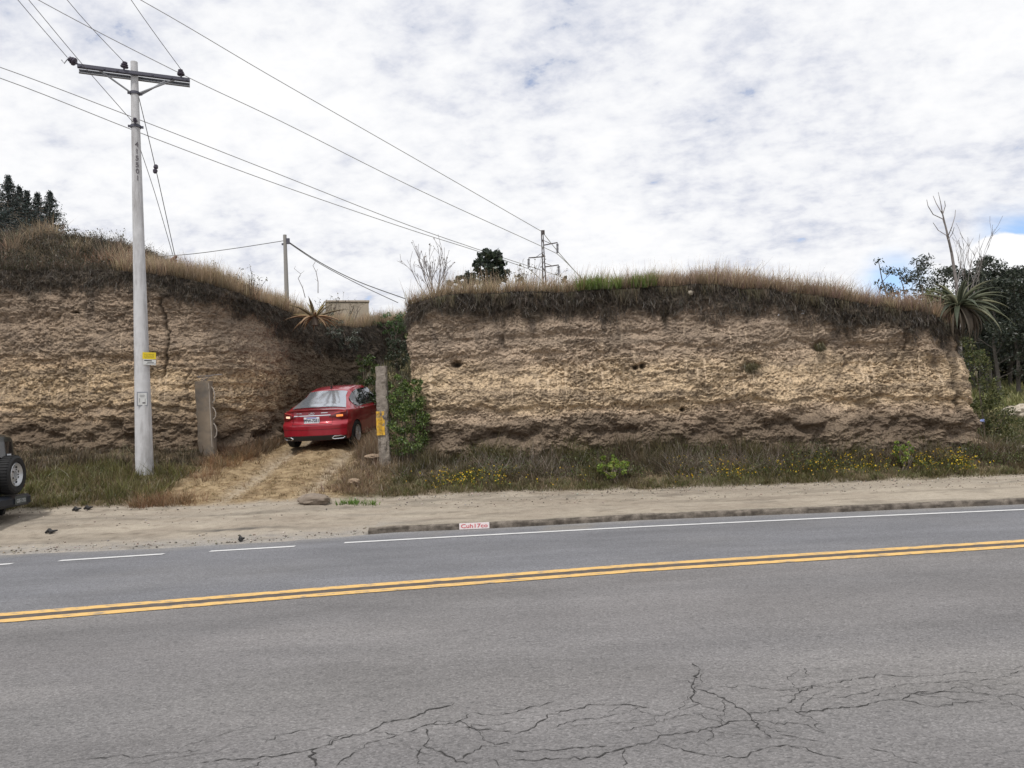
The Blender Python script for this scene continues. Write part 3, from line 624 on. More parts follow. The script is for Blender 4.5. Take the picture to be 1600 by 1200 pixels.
SIDECR['R'] = [(s_at(pR, px2x(1040, 17.4)), .10, pxz(0, 0, 1)*0+3.55, 4.35, 1.2), (s_at(pR, px2x(1325, 17.1)), .05, 3.0, 4.0, .8), (s_at(pR, px2x(1412, 17.1)), .05, 2.7, 3.9, .8), (s_at(pR, px2x(795, 17.5)), .05, 3.3, 4.3, .6), (s_at(pR, px2x(1488, 17.1)), .08, 1.2, 3.6, .9)]
SIDEHOLE['R'] = [(s_at(pR, px2x(a, 17.4)), pxz(a, b, 17.1), rx_, rz_) for a, b, rx_, rz_ in ((990, 573, .07, .06), (1008, 571, .07, .07), (1173, 573, .20, .09), (1280, 541, .13, .12), (717, 568, .12, .08), (1060, 640, .05, .05))]
def topR(x, y): return RIM_R(x)-.25*sm(10.0, 11.5, x)
def hillR(X, Y, d, bt): return bt+.10*sm(0, 1.5, d)-.25*sm(3, 10, d)
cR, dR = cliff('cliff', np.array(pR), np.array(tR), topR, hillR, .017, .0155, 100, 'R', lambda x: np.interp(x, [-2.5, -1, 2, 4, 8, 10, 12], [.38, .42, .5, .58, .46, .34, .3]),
               coarse=lambda x, y: y > 19.5)
tag(cR, kind='structure')
pL = [(-22, 20.5, 1.6), (-16, 19.6, 1.6), (-12.8, 19.0, 1.6), (-10.5, 18.8, 1.5), (-9.2, 18.7, 1.5), (-8.2, 18.75, 1.4), (-7.3, 19.1, 1.25), (-6.75, 20.2, 1.3), (-6.5, 21.6, 1.5), (-6.35, 23.2, 1.7), (-6.1, 25.5, 2.3), (-5.4, 28.2, 3.4), (-4.2, 30.6, 4.6), (-2.6, 32, 5)]
tL = [(-26, 36), (-20, 36), (-16, 36), (-14, 36), (-13, 36), (-12.5, 36), (-12, 36), (-11.5, 36), (-11, 36), (-10.5, 36), (-9.5, 36), (-8, 36), (-6, 36), (-4, 37)]
_rl = [(-200, 425, 19.3), (0, 425, 19), (100, 425, 18.9), (170, 425, 18.8), (230, 428, 18.7), (300, 440, 18.8), (370, 462, 19), (430, 476, 20.2), (470, 484, 22), (520, 490, 24), (580, 495, 27.5), (640, 497, 30.5)]
_w = np.array([(at(a, b, c).x, at(a, b, c).z) for a, b, c in _rl]); _o = np.argsort(_w[:, 0]); _w = _w[_o]
def topL(x, y): return np.interp(x, _w[:, 0], _w[:, 1])
HILLX = np.array([-30, -13, -12.2, -11.2, -10.2, -9.4, -8.8, -7, -3]); HILLH = np.array([1.65, 1.5, 1.45, 1.3, .95, .65, .42, .22, .1])
def hillL(X, Y, d, bt): return bt+np.interp(X, HILLX, HILLH)*sm(0, 3.0, d)+.2*sm(5, 12, d)
SIDECR['L'] = [(s_at(pL, px2x(262, 18.7)), .035, 3.0, 5.2, 1.0), (s_at(pL, px2x(300, 18.7)), .03, 2.2, 3.4, .5)]
SIDEHOLE['L'] = [(s_at(pL, px2x(a, 18.9)), pxz(a, b, 18.9), rx_, rz_) for a, b, rx_, rz_ in ((130, 492, .10, .03),)]
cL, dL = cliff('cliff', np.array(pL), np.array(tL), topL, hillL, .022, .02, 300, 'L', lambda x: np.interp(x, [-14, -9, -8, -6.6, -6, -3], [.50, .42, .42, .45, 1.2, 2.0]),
               coarse=lambda x, y: x < -14.5)
tag(cL, kind='structure')
# a surface lookup for things that stand on the tops
def cap_z(D, x, y):
    nr = D['nr']; X = D['X'][nr-1:].ravel(); Y = D['Y'][nr-1:].ravel(); Z = D['Z'][nr-1:].ravel(); return X, Y, Z
class Lookup:
    def __init__(s, D, x0, x1, y0, y1, h=.15):
        s.x0, s.y0, s.h = x0, y0, h; s.nx = int((x1-x0)/h)+1; s.ny = int((y1-y0)/h)+1; s.g = np.full((s.ny, s.nx), -99.0)
        X, Y, Z = cap_z(D, 0, 0)
        # densify rows for sparse far cells by repeated filling
        i = ((X-x0)/h).astype(int); j = ((Y-y0)/h).astype(int); ok = (i >= 0)&(i < s.nx)&(j >= 0)&(j < s.ny); np.maximum.at(s.g, (j[ok], i[ok]), Z[ok])
        s.inside = s.g > -50
        for _ in range(14):
            b = s.g.copy()
            for dj, di in ((0,1), (0,-1), (1,0), (-1,0)):
                r = np.roll(np.roll(s.g, dj, 0), di, 1); b = np.where((b < -50)&(r > -50), r, b)
            s.g = b
    def z(s, x, y):
        i = np.clip(((np.asarray(x)-s.x0)/s.h).astype(int), 0, s.nx-1); j = np.clip(((np.asarray(y)-s.y0)/s.h).astype(int), 0, s.ny-1); return s.g[j, i]
LR = Lookup(dR, -4, 13, 16, 34); LL = Lookup(dL, -24, -1, 17.5, 38)
# ------------------------------------------------------------------ grass, weeds, bushes, trees
def blades(base, h, w, lean, c0, c1, bend=.5, rng=RNG):
    """base (n,3); h, w (n,); lean (n,2) sideways reach as a share of h; c0, c1 (n,3) foot and tip colours"""
    n = len(base); a = rng.uniform(0, 2*np.pi, n); ux, uy = np.cos(a)*w*.5, np.sin(a)*w*.5
    V = np.zeros((n, 6, 3)); Cc = np.zeros((n, 6, 3))
    for k, (t, ww) in enumerate(((0, 1), (.55, .75), (1, .12))):
        off = t*(1-bend)+t*t*bend; px = base[:, 0]+lean[:, 0]*h*off; py = base[:, 1]+lean[:, 1]*h*off; pz = base[:, 2]+h*t*np.sqrt(np.clip(1-.35*t*(lean**2).sum(1), .15, 1))
        V[:, 2*k] = np.stack([px-ux*ww, py-uy*ww, pz], 1); V[:, 2*k+1] = np.stack([px+ux*ww, py+uy*ww, pz], 1)
        cc = c0+(c1-c0)*t; Cc[:, 2*k] = cc; Cc[:, 2*k+1] = cc
    i = np.arange(n)[:, None]*6; F = np.concatenate([i+np.array([[0, 1, 3, 2]]), i+np.array([[2, 3, 5, 4]])])
    return V.reshape(-1, 3), F, Cc.reshape(-1, 3)
def merge(parts):
    V, F, C, b = [], [], [], 0
    for v, f, c in parts: V.append(v); F.append(f+b); C.append(c); b += len(v)
    return np.concatenate(V), np.concatenate(F), np.concatenate(C)
def pal(n, cols, var=.18, p=None, rng=RNG):
    cols = np.array(cols); k = rng.choice(len(cols), n, p=p); return np.clip(cols[k]*(1+rng.normal(0, var, (n, 1)))*(1+rng.normal(0, .05, (n, 3))), .01, .9)
def tufts(x, y, zf, per, spread, hh, ww, cols0, cols1, leanr=.5, wind=(0, 0), rng=RNG, hvar=.3, clumpcol=True, bend=.5):
    """clumps of blades rooted at x,y"""
    m = len(x); k = np.repeat(np.arange(m), per); n = len(k); ang = rng.uniform(0, 2*np.pi, n); r = np.abs(rng.normal(0, 1, n))*spread
    bx = x[k]+np.cos(ang)*r; by = y[k]+np.sin(ang)*r; bz = zf(bx, by)-.02
    hs = hh if np.ndim(hh) else np.full(m, hh)
    h = hs[k]*np.clip(1+rng.normal(0, hvar, n), .25, 1.9); L = rng.uniform(.05, 1, n)*leanr
    lean = np.stack([np.cos(ang)*L+wind[0], np.sin(ang)*L+wind[1]], 1)
    c0 = pal(m, cols0, .2)[k]*(1+rng.normal(0, .12, (n, 1))) if clumpcol else pal(n, cols0); c1 = pal(m, cols1, .2)[k]*(1+rng.normal(0, .15, (n, 1))) if clumpcol else pal(n, cols1)
    return blades(np.stack([bx, by, bz], 1), h, ww*np.clip(1+rng.normal(0, .3, n), .4, 2), lean, np.clip(c0, .005, .9), np.clip(c1, .005, .9), bend)
def sticks(x, y, zf, h, w, reach, cols, segs=4, rng=RNG, droop=0):
    """long crooked thin stalks, one each"""
    n = len(x); P = np.zeros((n, segs+1, 3)); P[:, 0] = np.stack([x, y, zf(x, y)-.02], 1); a = rng.uniform(0, 2*np.pi, n); d = rng.uniform(.2, 1, n)*reach
    for k in range(segs):
        a = a+rng.normal(0, .35, n); d = d+rng.normal(0, .12, n); st = h/segs
        P[:, k+1] = P[:, k]+np.stack([np.cos(a)*d*st, np.sin(a)*d*st, st*np.clip(1-np.abs(d)*.4-droop*k/segs, -.5, 1)], 1)
    b = rng.uniform(0, np.pi, n); wv = np.stack([np.cos(b), np.sin(b)*.6, 0.35*np.sin(b*3)], 1)*np.reshape(w*np.ones(n), (n, 1))/2
    V = np.zeros((n, segs+1, 2, 3))
    for k in range(segs+1): s = 1-.6*k/segs; V[:, k, 0] = P[:, k]-wv*s; V[:, k, 1] = P[:, k]+wv*s
    C = np.repeat(pal(n, cols, .25)[:, None], (segs+1)*2, 1).reshape(-1, 3); i = np.arange(n)[:, None]*(segs+1)*2
    F = np.concatenate([i+np.array([[2*k, 2*k+1, 2*k+3, 2*k+2]]) for k in range(segs)]); return V.reshape(-1, 3), F, C
def leaves(P, size, cols, aspect=2.2, up=.3, rng=RNG, p=None, var=.22, outward=None):
    n = len(P); d = rng.normal(size=(n, 3)); d[:, 2] += up
    if outward is not None: d += outward
    d /= np.linalg.norm(d, axis=1)[:, None]; e = np.cross(d, rng.normal(size=(n, 3))); e /= np.linalg.norm(e, axis=1)[:, None]
    s = (size*np.clip(1+rng.normal(0, .3, n), .4, 2))[:, None]; a = d*s; b = e*s/aspect
    V = np.stack([P-a*.5, P+b*.5, P+a*.5, P-b*.5], 1); nrm = np.cross(d, e); V[:, 1] += nrm*s*.08; V[:, 3] += nrm*s*.08
    C = np.repeat(pal(n, cols, var, p)[:, None], 4, 1); i = np.arange(n)[:, None]*4; return V.reshape(-1, 3), i+np.array([[0, 1, 2, 3]]), C.reshape(-1, 3)
def blobpts(c, r, n, shell=.5, rng=RNG):
    d = rng.normal(size=(n, 3)); d /= np.linalg.norm(d, axis=1)[:, None]; q = (shell+(1-shell)*rng.random(n))**.6; return np.array(c)+d*q[:, None]*np.array(r)
def stuff(name, parts, label, cat, mat=None): return tag(mesh_np(name, *merge(parts)[:2], mat or GRASS, merge(parts)[2]), label, cat, kind='stuff')
STRAW0 = [(.20, .14, .08), (.26, .19, .11), (.16, .115, .07)]; STRAW1 = [(.50, .39, .25), (.58, .46, .31), (.42, .33, .23), (.46, .34, .24)]
PINK1 = [(.42, .31, .25), (.48, .36, .28), (.38, .27, .21)]
DARK0 = [(.045, .038, .022), (.06, .048, .03), (.048, .048, .022)]; OLIVE = [(.13, .13, .05), (.17, .15, .06), (.10, .115, .04), (.20, .15, .09)]; GREEN = [(.10, .15, .035), (.13, .19, .04), (.08, .12, .03)]
ROOT = [(.05, .042, .034), (.085, .07, .055), (.035, .03, .026), (.15, .125, .10), (.11, .085, .06)]
gz = lambda x, y: G(x, y)
def rimpts(D, n, x0, x1, back, ymax=99, rng=RNG):
    ok = np.where((D['rimx'] > x0)&(D['rimx'] < x1)&(D['rimy'] < ymax))[0]; k = rng.choice(ok, n); d = rng.random(n)*(back[1]-back[0])+back[0]
    return D['rimx'][k]-D['NR'][k, 0]*d, D['rimy'][k]-D['NR'][k, 1]*d, k
# ---- hay-coloured grass along the top of the right bank
x, y, k = rimpts(dR, 2100, -2.6, 10.0, (-.06, 1.5), 24)
hh = .20+.12*pn(x*.6, y*.5, 5)+.10*pn(x*2.3, y*2, 6)+.10*RNG.random(len(x))**2+.05*(x > 3); k2 = pn(x*1.9, y*2.5, 55) > -.45; x, y, hh = x[k2], y[k2], np.maximum(hh[k2], .08)
parts = [tufts(x, y, LR.z, 15, .09, hh, .010, STRAW0, STRAW1+[(.30, .26, .14), (.24, .17, .11)], .8, (.12, 0), hvar=.5)]
x, y, k = rimpts(dR, 1100, 2.5, 9.9, (-.05, 1.3), 24); parts.append(tufts(x, y, LR.z, 14, .07, .28+.12*pn(x*.9, y, 4), .009, [(.17, .11, .08)], PINK1, .75, (.12, 0), hvar=.5))
x, y, k = rimpts(dR, 2600, -2.4, 11, (.1, 1.8), 24); parts.append(sticks(x, y, LR.z, .45+.4*RNG.random(len(x))**2, .005, .3, STRAW1))
stuff('dry_grass', parts, 'hay coloured dry grass fringing the top of the long right hand earth bank', 'grass')
# dark mat of dead grass and roots spilling over the rim
def fringe(D, n, x0, x1, dep, seedk, ymax=99):
    ok = np.where((D['rimx'] > x0)&(D['rimx'] < x1)&(D['rimy'] < ymax))[0]; k = RNG.choice(ok, n); nr = D['nr']
    pk = .55+.75*np.clip(.5+fbm(D['ss'][k]*1.3, D['ss'][k]*0, 3, 66+seedk)*1.3, 0, 1); dd = RNG.random(n)**1.3*dep(D['rimx'][k])*pk; row = np.clip(nr-1-(dd/((D['zt'][k]-D['Q'][k, 2]+.35)/nr)).astype(int), 0, nr-1)
    P = np.stack([D['X'][row, k], D['Y'][row, k], D['Z'][row, k]], 1); P[:, :2] += D['NR'][k]*.02
    h = -(.05+.17*RNG.random(n)); L = np.stack([D['NR'][k, 0]*-.35+RNG.normal(0, .6, n), D['NR'][k, 1]*-.35+RNG.normal(0, .2, n)], 1)
    up = RNG.random(n) < .35; h = np.where(up, -h*.7, h); L[up] *= -1
    return blades(P, h, .006+.004*RNG.random(n), L, pal(n, ROOT, .3), pal(n, ROOT+[(.20, .165, .12)], .3), .4)
stuff('hanging_roots', [fringe(dR, 26000, -3, 11.5, lambda x: np.interp(x, [-2.5, 0, 3, 5, 8, 11], [.45, .5, .62, .7, .55, .4]), 1, 24)], 'dark mat of dead grass and roots hanging over the rim of the right hand bank', 'dead growth')
x, y, k = rimpts(dR, 90, 1.6, 2.6, (-.12, .25), 24); x2, y2, k = rimpts(dR, 50, 2.8, 3.4, (-.12, .2), 24)
x = np.concatenate([x, x2]); y = np.concatenate([y, y2])
stuff('green_grass', [tufts(x, y, LR.z, 9, .06, .26, .016, [(.08, .11, .03)], [(.20, .29, .06), (.26, .34, .09)], .7)], 'fresh green grass blades drooping over the rim near the middle of the right bank', 'grass')
x, y, k = rimpts(dR, 1500, -2.4, 10.2, (-.10, .02), 24); k2 = pn(x*1.7, x*0, 77)+.5*pn(x*5, x*0, 78) > .12; x, y = x[k2], y[k2]
def rimlow(xx, yy_): return LR.z(xx, yy_+.12)-.03
parts = [tufts(x, y, rimlow, 12, .08, -.06-.22*RNG.random(len(x)), .008, [(.17, .13, .08), (.12, .095, .06), (.10, .10, .05)], [(.10, .08, .055), (.20, .16, .10), (.07, .055, .04)], .6, (0, .25))]
stuff('drooping_grass', parts, 'brown and olive grass drooping over the rim of the right hand bank', 'grass')
# ---- left bank top
def lpts(n, x0, x1, y0, y1): return RNG.uniform(x0, x1, n), RNG.uniform(y0, y1, n)
x, y, k = rimpts(dL, 1500, -9.6, -5.2, (-.05, 1.6), 26)
parts = [tufts(x, y, LL.z, 15, .09, .34+.12*pn(x*.6, y*.6, 6), .010, STRAW0, STRAW1, .5, (-.05, 0), hvar=.35)]
x, y, k = rimpts(dL, 800, -9.6, -5.5, (.1, 1.5), 24); parts.append(sticks(x, y, LL.z, .5+.3*RNG.random(len(x)), .005, .3, STRAW1))
x, y, k = rimpts(dL, 700, -6.4, -2.4, (0, 2), 40); parts.append(tufts(x, y, LL.z, 13, .12, .42, .015, STRAW0, STRAW1, .5))
# pale bushy clumps on the slope above the left bank
for px, py, Y, r, n, h in ((35, 395, 20.6, .45, 26, .50), (70, 370, 21.3, .5, 40, .55), (128, 400, 20.3, .35, 24, .42), (175, 405, 20.0, .45, 34, .5), (205, 420, 19.6, .5, 40, .5), (190, 400, 20.4, .3, 14, .4), (15, 420, 19.8, .3, 10, .3), (95, 362, 22, .4, 18, .5), (55, 360, 22, .4, 22, .5)):
    p = at(px, py, Y); n = max(3, n//5); xx = p.x+RNG.normal(0, r*.45, n); yv = Y+RNG.normal(0, .2, n); parts.append(tufts(xx, yv, LL.z, 34, .06, h*.95, .009, STRAW0, STRAW1, .95, hvar=.3))
stuff('dry_grass', parts, 'pale feathery dry grass along the sloping top of the left hand bank', 'grass')
x, y = lpts(5200, -16.5, -8.3, 18.6, 23.5)
parts = [tufts(x, y, LL.z, 8, .07, .13+.1*RNG.random(len(x)), .013, DARK0, [(.10, .08, .055), (.07, .055, .04), (.14, .11, .075), (.085, .085, .045), (.17, .10, .07), (.06, .05, .038)], .9)]
x, y = lpts(2600, -16, -8.3, 18.7, 23); parts.append(sticks(x, y, LL.z, .25+.35*RNG.random(len(x)), .006, 1.1, [(.22, .17, .12), (.13, .10, .075), (.32, .27, .21)]))
x, y = lpts(620, -16, -8.6, 18.7, 22.6); P_ = np.repeat(np.stack([x, y, LL.z(x, y)+.10], 1), 44, 0); P_ = P_+RNG.normal(0, 1, P_.shape)*np.array([.15, .14, .085]); parts.append(leaves(P_, .04, [(.045, .042, .03), (.07, .06, .042), (.035, .034, .024), (.10, .085, .06), (.07, .075, .04)], 2))
x, y = lpts(500, -10.9, -9.6, 19.1, 20.3); parts.append(sticks(x, y, LL.z, .3+.2*RNG.random(len(x)), .006, .7, [(.33, .16, .09), (.26, .12, .07)]))
stuff('scrub', parts, 'dark tangled scrub covering the slope above the left bank', 'scrub')
stuff('hanging_roots', [fringe(dL, 26000, -16, -3, lambda x: np.interp(x, [-14, -9, -7, -6], [.6, .5, .5, .9]), 2)], 'dark roots and dead grass hanging over the rim of the left hand bank', 'dead growth')
# ---- weeds at the foot of the right bank
def foot(n, x0, x1, f0, f1):
    x = RNG.uniform(x0, x1, n); f = f0+(f1-f0)*RNG.random(n); e = ye(x); c = np.interp(x, GX, YC)-.25; return x, e+(c-e)*f
x, y = foot(5200, -2.6, 13.2, .02, 1.0); f = (y-ye(x))/(np.interp(x, GX, YC)-ye(x))
m1 = fbm(x*.9, y*1.6, 3, 201); m2 = fbm(x*.7, y*1.3, 3, 202); hm = (.06+.19*np.clip(f*1.3, 0, 1)**1.3)*(.55+1.1*np.clip(.5+1.4*fbm(x*1.3, y*1.6, 3, 203), 0, 1)); parts = []
for k_, c1_, w_, lr in ((m1 > .12, [(.135, .125, .04), (.10, .095, .032), (.17, .155, .05)], .012, .9), ((m1 <= .12)&(m2 > .08), [(.19, .14, .08), (.14, .10, .06), (.25, .19, .12)], .010, .8), ((m1 <= .12)&(m2 <= .08), [(.11, .095, .045), (.15, .125, .06), (.085, .065, .04), (.22, .175, .10)], .010, .8)):
    parts.append(tufts(x[k_], y[k_], gz, 10, .07, hm[k_], w_, DARK0, c1_, lr))
x, y = foot(620, -2.4, 12.8, .2, 1.0); k_ = fbm(x*.8, y, 2, 204) > -.1; x, y = x[k_], y[k_]; P_ = np.repeat(np.stack([x, y, G(x, y)+.12], 1), 46, 0); P_ = P_+RNG.normal(0, 1, P_.shape)*np.array([.13, .12, .075]); parts.append(leaves(P_, .034, [(.065, .085, .025), (.10, .125, .035), (.045, .055, .02), (.14, .16, .05)], 2))
x, y = foot(1200, -2.8, 13, .0, .22); parts.append(tufts(x, y, gz, 9, .06, .07+.06*RNG.random(len(x)), .010, [(.10, .09, .04)], [(.20, .19, .08), (.32, .26, .15), (.17, .19, .07)], .9))
x, y = foot(2600, -2.6, 12.5, .35, 1.0); parts.append(sticks(x, y, gz, .25+.4*RNG.random(len(x)), .006, .9, [(.16, .13, .10), (.10, .08, .06), (.26, .22, .17)]))
for px, w in ((1105, .5), (1190, .45), (850, .5), (770, .4), (1060, .3)):
    p = at(px, 705, 16.4); xx = p.x+RNG.normal(0, w*.6, 420); yv = 16.4+RNG.normal(0, .25, 420); parts.append(sticks(xx, yv, gz, .25+.35*RNG.random(420), .006, 1.6, [(.30, .25, .21), (.22, .18, .15), (.36, .31, .26)]))
stuff('weeds', parts, 'dark green and brown weeds massed along the foot of the right hand bank', 'weeds')
# yellow flowers among them
fl = []
for px, py, w, n in ((735, 748, .35, 130), (690, 752, .3, 50), (775, 742, .3, 70), (1080, 735, .3, 46), (1150, 737, .35, 100), (1250, 735, .3, 60), (1310, 737, .4, 70), (1340, 735, .4, 60), (1400, 735, .5, 60), (1480, 737, .35, 120), (1540, 732, .3, 130), (1530, 738, .3, 80), (1370, 728, .4, 40), (900, 745, .4, 18), (830, 740, .4, 18), (700, 745, .6, 36), (1180, 742, .5, 30), (1450, 740, .6, 60)):
    p = at(px, 740, 15.3); n = int(n*.75); xx = p.x+RNG.normal(0, w*.6, n); q = RNG.random(n); yv = ye(xx)+.12+q*.75; hz = .06+.16*RNG.random(n)
    fl.append((xx, yv, hz))
x = np.concatenate([a[0] for a in fl]); y = np.concatenate([a[1] for a in fl]); h = np.concatenate([a[2] for a in fl]); z = G(x, y)
P = np.stack([x, y, z+h], 1)
fV = leaves(P, .028, [(.72, .46, .02), (.80, .58, .04), (.62, .38, .03)], 1.1, .8)
fV2 = leaves(P+RNG.normal(0, .010, P.shape), .026, [(.78, .52, .03), (.66, .42, .02)], 1.1, .4)
stem = blades(np.stack([x, y, z], 1), h, np.full(len(x), .006), RNG.normal(0, .05, (len(x), 2)), pal(len(x), GREEN), pal(len(x), GREEN))
lf = leaves(np.repeat(P, 5, 0)-np.abs(RNG.normal(0, .07, (len(P)*5, 3)))*np.array([0, 0, 1.6])+RNG.normal(0, .03, (len(P)*5, 3)), .05, [(.14, .17, .045), (.19, .20, .05), (.10, .12, .035)], 3)
stuff('yellow_flowers', [fV, fV2, stem, lf], 'small yellow wild flowers scattered through the weeds beside the dirt shoulder', 'flowers')
# left verge: thick green grass and brown weeds under the left bank
x = RNG.uniform(-16, -7.1, 3800); f = RNG.random(3800); c = np.interp(x, GX, YC)-.3; e = ye(x)
y = e+(c-e)*f; hh = (.05+.13*RNG.random(len(x))+.08*(np.abs(f-.4) < .35))*(.6+.8*np.clip(.5+fbm(x*1.1, y*1.5, 3, 61)*1.3, 0, 1)); k = (f+.25*fbm(x*.8, y*.9, 3, 62) < .62)
parts = [tufts(x[k], y[k], gz, 11, .08, hh[k], .011, [(.06, .055, .02), (.08, .06, .03)], [(.18, .19, .05), (.23, .22, .07), (.14, .16, .045), (.28, .23, .11), (.21, .16, .08)], 1.1),
         tufts(x[~k], y[~k], gz, 10, .09, hh[~k]*.9, .012, DARK0, [(.12, .085, .05), (.16, .115, .075), (.09, .07, .045)], .9)]
x = RNG.uniform(-16, -7.2, 1500); f = RNG.random(1500); y = ye(x)+(np.interp(x, GX, YC)-.3-ye(x))*f; parts.append(sticks(x, y, gz, .25+.3*RNG.random(1500), .006, .8, [(.24, .17, .12), (.17, .13, .08), (.30, .26, .16)]))
stuff('green_grass', parts, 'rough green grass and brown weeds around the foot of the concrete power pole', 'grass')
# rust coloured dry grass clumps
parts = []
for px, py, Y, w, n in ((250, 772, 14.9, .30, 34), (285, 768, 15.1, .3, 14), (345, 705, 17.6, .30, 40), (365, 685, 18.3, .25, 30), (385, 690, 18.0, .2, 16), (225, 782, 14.7, .2, 12), (330, 730, 16.6, .25, 12)):
    p = at(px, py, Y); xx = p.x+RNG.normal(0, w*.7, n); yv = Y+RNG.normal(0, w*.5, n); parts.append(tufts(xx, yv, gz, 26, .07, .17, .008, [(.19, .11, .06)], [(.36, .22, .12), (.44, .30, .17), (.27, .16, .09), (.33, .26, .15)], 1.2, hvar=.5))
stuff('rusty_grass', parts, 'rust orange dried grass in clumps beside the left concrete post', 'grass')
# straw trodden flat on the driveway
n = 17000; y = RNG.uniform(0, 1, n)*5.4; x = RNG.uniform(-8.1, -2.3, n); y = ye(x)+.05+y
xc = -5.0+(y-14.5)*.05; keep = (RNG.random(n) < .35+.65*np.clip(.5+fbm(x*1.3, y*2.4, 3, 91)*1.4, 0, 1)*(1-.75*np.exp(-((np.abs(x-xc)-.78)/.16)**2)))&(x > -8.1+(y-14)*.2)
x, y = x[keep], y[keep]; n = len(x); a = RNG.uniform(0, 2*np.pi, n)
parts = [blades(np.stack([x, y, G(x, y)+.005], 1), .035+.06*RNG.random(n), np.full(n, .011), np.stack([np.cos(a), np.sin(a)], 1)*RNG.uniform(1.2, 3.2, (n, 1)), pal(n, [(.30, .21, .11), (.38, .28, .16), (.24, .16, .09)]), pal(n, [(.40, .30, .17), (.50, .39, .24), (.31, .21, .11)]), 0)]
x = RNG.uniform(-7.4, -2.6, 260); y = ye(x)+.2+RNG.random(260)*3.6; parts.append(tufts(x, y, gz, 12, .06, .07, .010, [(.2, .14, .08)], [(.40, .30, .18), (.28, .19, .10), (.16, .14, .06)], 1.1))
x = np.concatenate([-3.3+RNG.normal(0, .35, 240)]); y = 15.2+RNG.random(240)*2.2; parts.append(tufts(x, y, gz, 12, .07, .14, .010, [(.14, .10, .06)], [(.34, .25, .15), (.26, .17, .11), (.42, .32, .2)], 1.0))
x = -3.0+RNG.normal(0, .3, 400); y = 16.6+RNG.random(400)*3; parts.append(sticks(x, y, gz, .3+.45*RNG.random(400), .006, .8, [(.22, .16, .12), (.32, .26, .18)]))
x = -7.1+RNG.normal(0, .25, 300); y = 18.3+RNG.random(300)*2; parts.append(tufts(x, y, gz, 10, .07, .2, .010, [(.12, .07, .04)], [(.26, .16, .10), (.18, .12, .08)], 1.0))
x = -3.45+RNG.normal(0, .16, 260); y = RNG.uniform(17.6, 20.2, 260); parts.append(tufts(x, y, gz, 9, .06, .34, .009, [(.14, .10, .06)], [(.36, .27, .17), (.24, .17, .11), (.30, .20, .13)], .9))
x = RNG.uniform(-6.9, -6.15, 260); y = RNG.uniform(18.1, 20.6, 260); parts.append(tufts(x, y, gz, 11, .08, .24, .011, [(.09, .06, .035)], [(.20, .13, .08), (.14, .10, .065), (.28, .18, .10)], 1.0))
stuff('straw', parts, 'yellow trodden straw strewn over the earth driveway behind the red car', 'straw')
for px, py, Y, w, n, h in ((555, 768, 14.3, .28, 26, .10), (440, 752, 15.2, .12, 9, .08), (345, 778, 14.2, .06, 6, .08), (580, 756, 14.8, .2, 9, .12)):
    pass
p = at(557, 768, 14.2); xx = p.x+RNG.normal(0, .13, 12); yv = 14.4+RNG.normal(0, .08, 12); p2 = at(520, 768, 14.2); xx = np.concatenate([xx, p2.x+RNG.normal(0, .12, 5)]); yv = np.concatenate([yv, 14.45+RNG.normal(0, .08, 5)])
stuff('green_tuft', [tufts(xx, yv, gz, 16, .05, .10, .014, [(.07, .12, .02)], [(.14, .26, .04), (.18, .30, .06)], .9)], 'bright green tuft of low weeds at the right corner of the driveway mouth', 'weeds')
x = RNG.uniform(-5.6, -3.0, 900); y = RNG.uniform(22.6, 31.5, 900)
stuff('scrub', [tufts(x, y, gz, 12, .12, .22, .018, DARK0, [(.13, .11, .07), (.17, .14, .09), (.09, .10, .05)], .9)], 'brown scrub on the rising ground at the far end of the cutting', 'scrub')
x = RNG.uniform(10.9, 19, 3600); y = ye(x)+.1+RNG.random(3600)**1.3*10
parts = [tufts(x, y, gz, 10, .09, .20, .014, DARK0+[(.09, .09, .035)], [(.15, .15, .06), (.20, .19, .08), (.11, .12, .05), (.26, .21, .12)], .8)]
x = RNG.uniform(14, 34, 2600); y = RNG.uniform(26, 44, 2600); parts.append(tufts(x, y, gz, 9, .2, .30, .035, [(.12, .13, .05)], [(.24, .25, .09), (.30, .27, .12), (.20, .22, .08)], .7))
stuff('meadow_grass', parts, 'rough olive grass on the open ground past the right end of the bank', 'grass')
# ---- branching wood
def branch(mb, p, d, L, r, depth, up=.15, spread=.6, kids=3, tips=None, wob=.12, n=5, minr=.004, sub=.62):
    pts = [Vector(p)]; dd = Vector(d).normalized(); k = 5 if depth > 0 else 3
    for i in range(k):
        dd = (dd+Vector((random.gauss(0, wob), random.gauss(0, wob), random.gauss(0, wob)+up*.25))).normalized(); pts.append(pts[-1]+dd*(L/k))
    mb.tube(pts, [max(minr, r*(1-.65*i/k)) for i in range(k+1)], n, cap=False)
    if depth <= 0:
        if tips is not None: tips.append(pts[-1])
        return
    for j in range(kids):
        t = .35+.65*(j+random.random()*.6)/kids; t = min(t, .99); i = min(int(t*k), k-1); b = pts[i].lerp(pts[i+1], t*k-i)
        ax = dd.orthogonal().normalized(); q = Matrix.Rotation(random.uniform(0, 2*math.pi), 3, dd); ax = q @ ax
        nd = (dd*(1-spread*.5)+ax*spread*random.uniform(.6, 1.2)+Vector((0, 0, up))).normalized()
        branch(mb, b, nd, L*sub*random.uniform(.75, 1.15), max(minr, r*.5), depth-1, up, spread, kids, tips, wob, max(3, n-1), minr, sub)
BARK = pbr('bark', (.16, .13, .105), .95, noise=.35, nscale=12, bump=.5, bscale=30); DEADW = pbr('dead_wood', (.20, .18, .175), .9, noise=.3, nscale=14); DKW = pbr('dark_twigs', (.085, .068, .058), .95, noise=.3)
def world2local(P, o): return P-np.array(o)
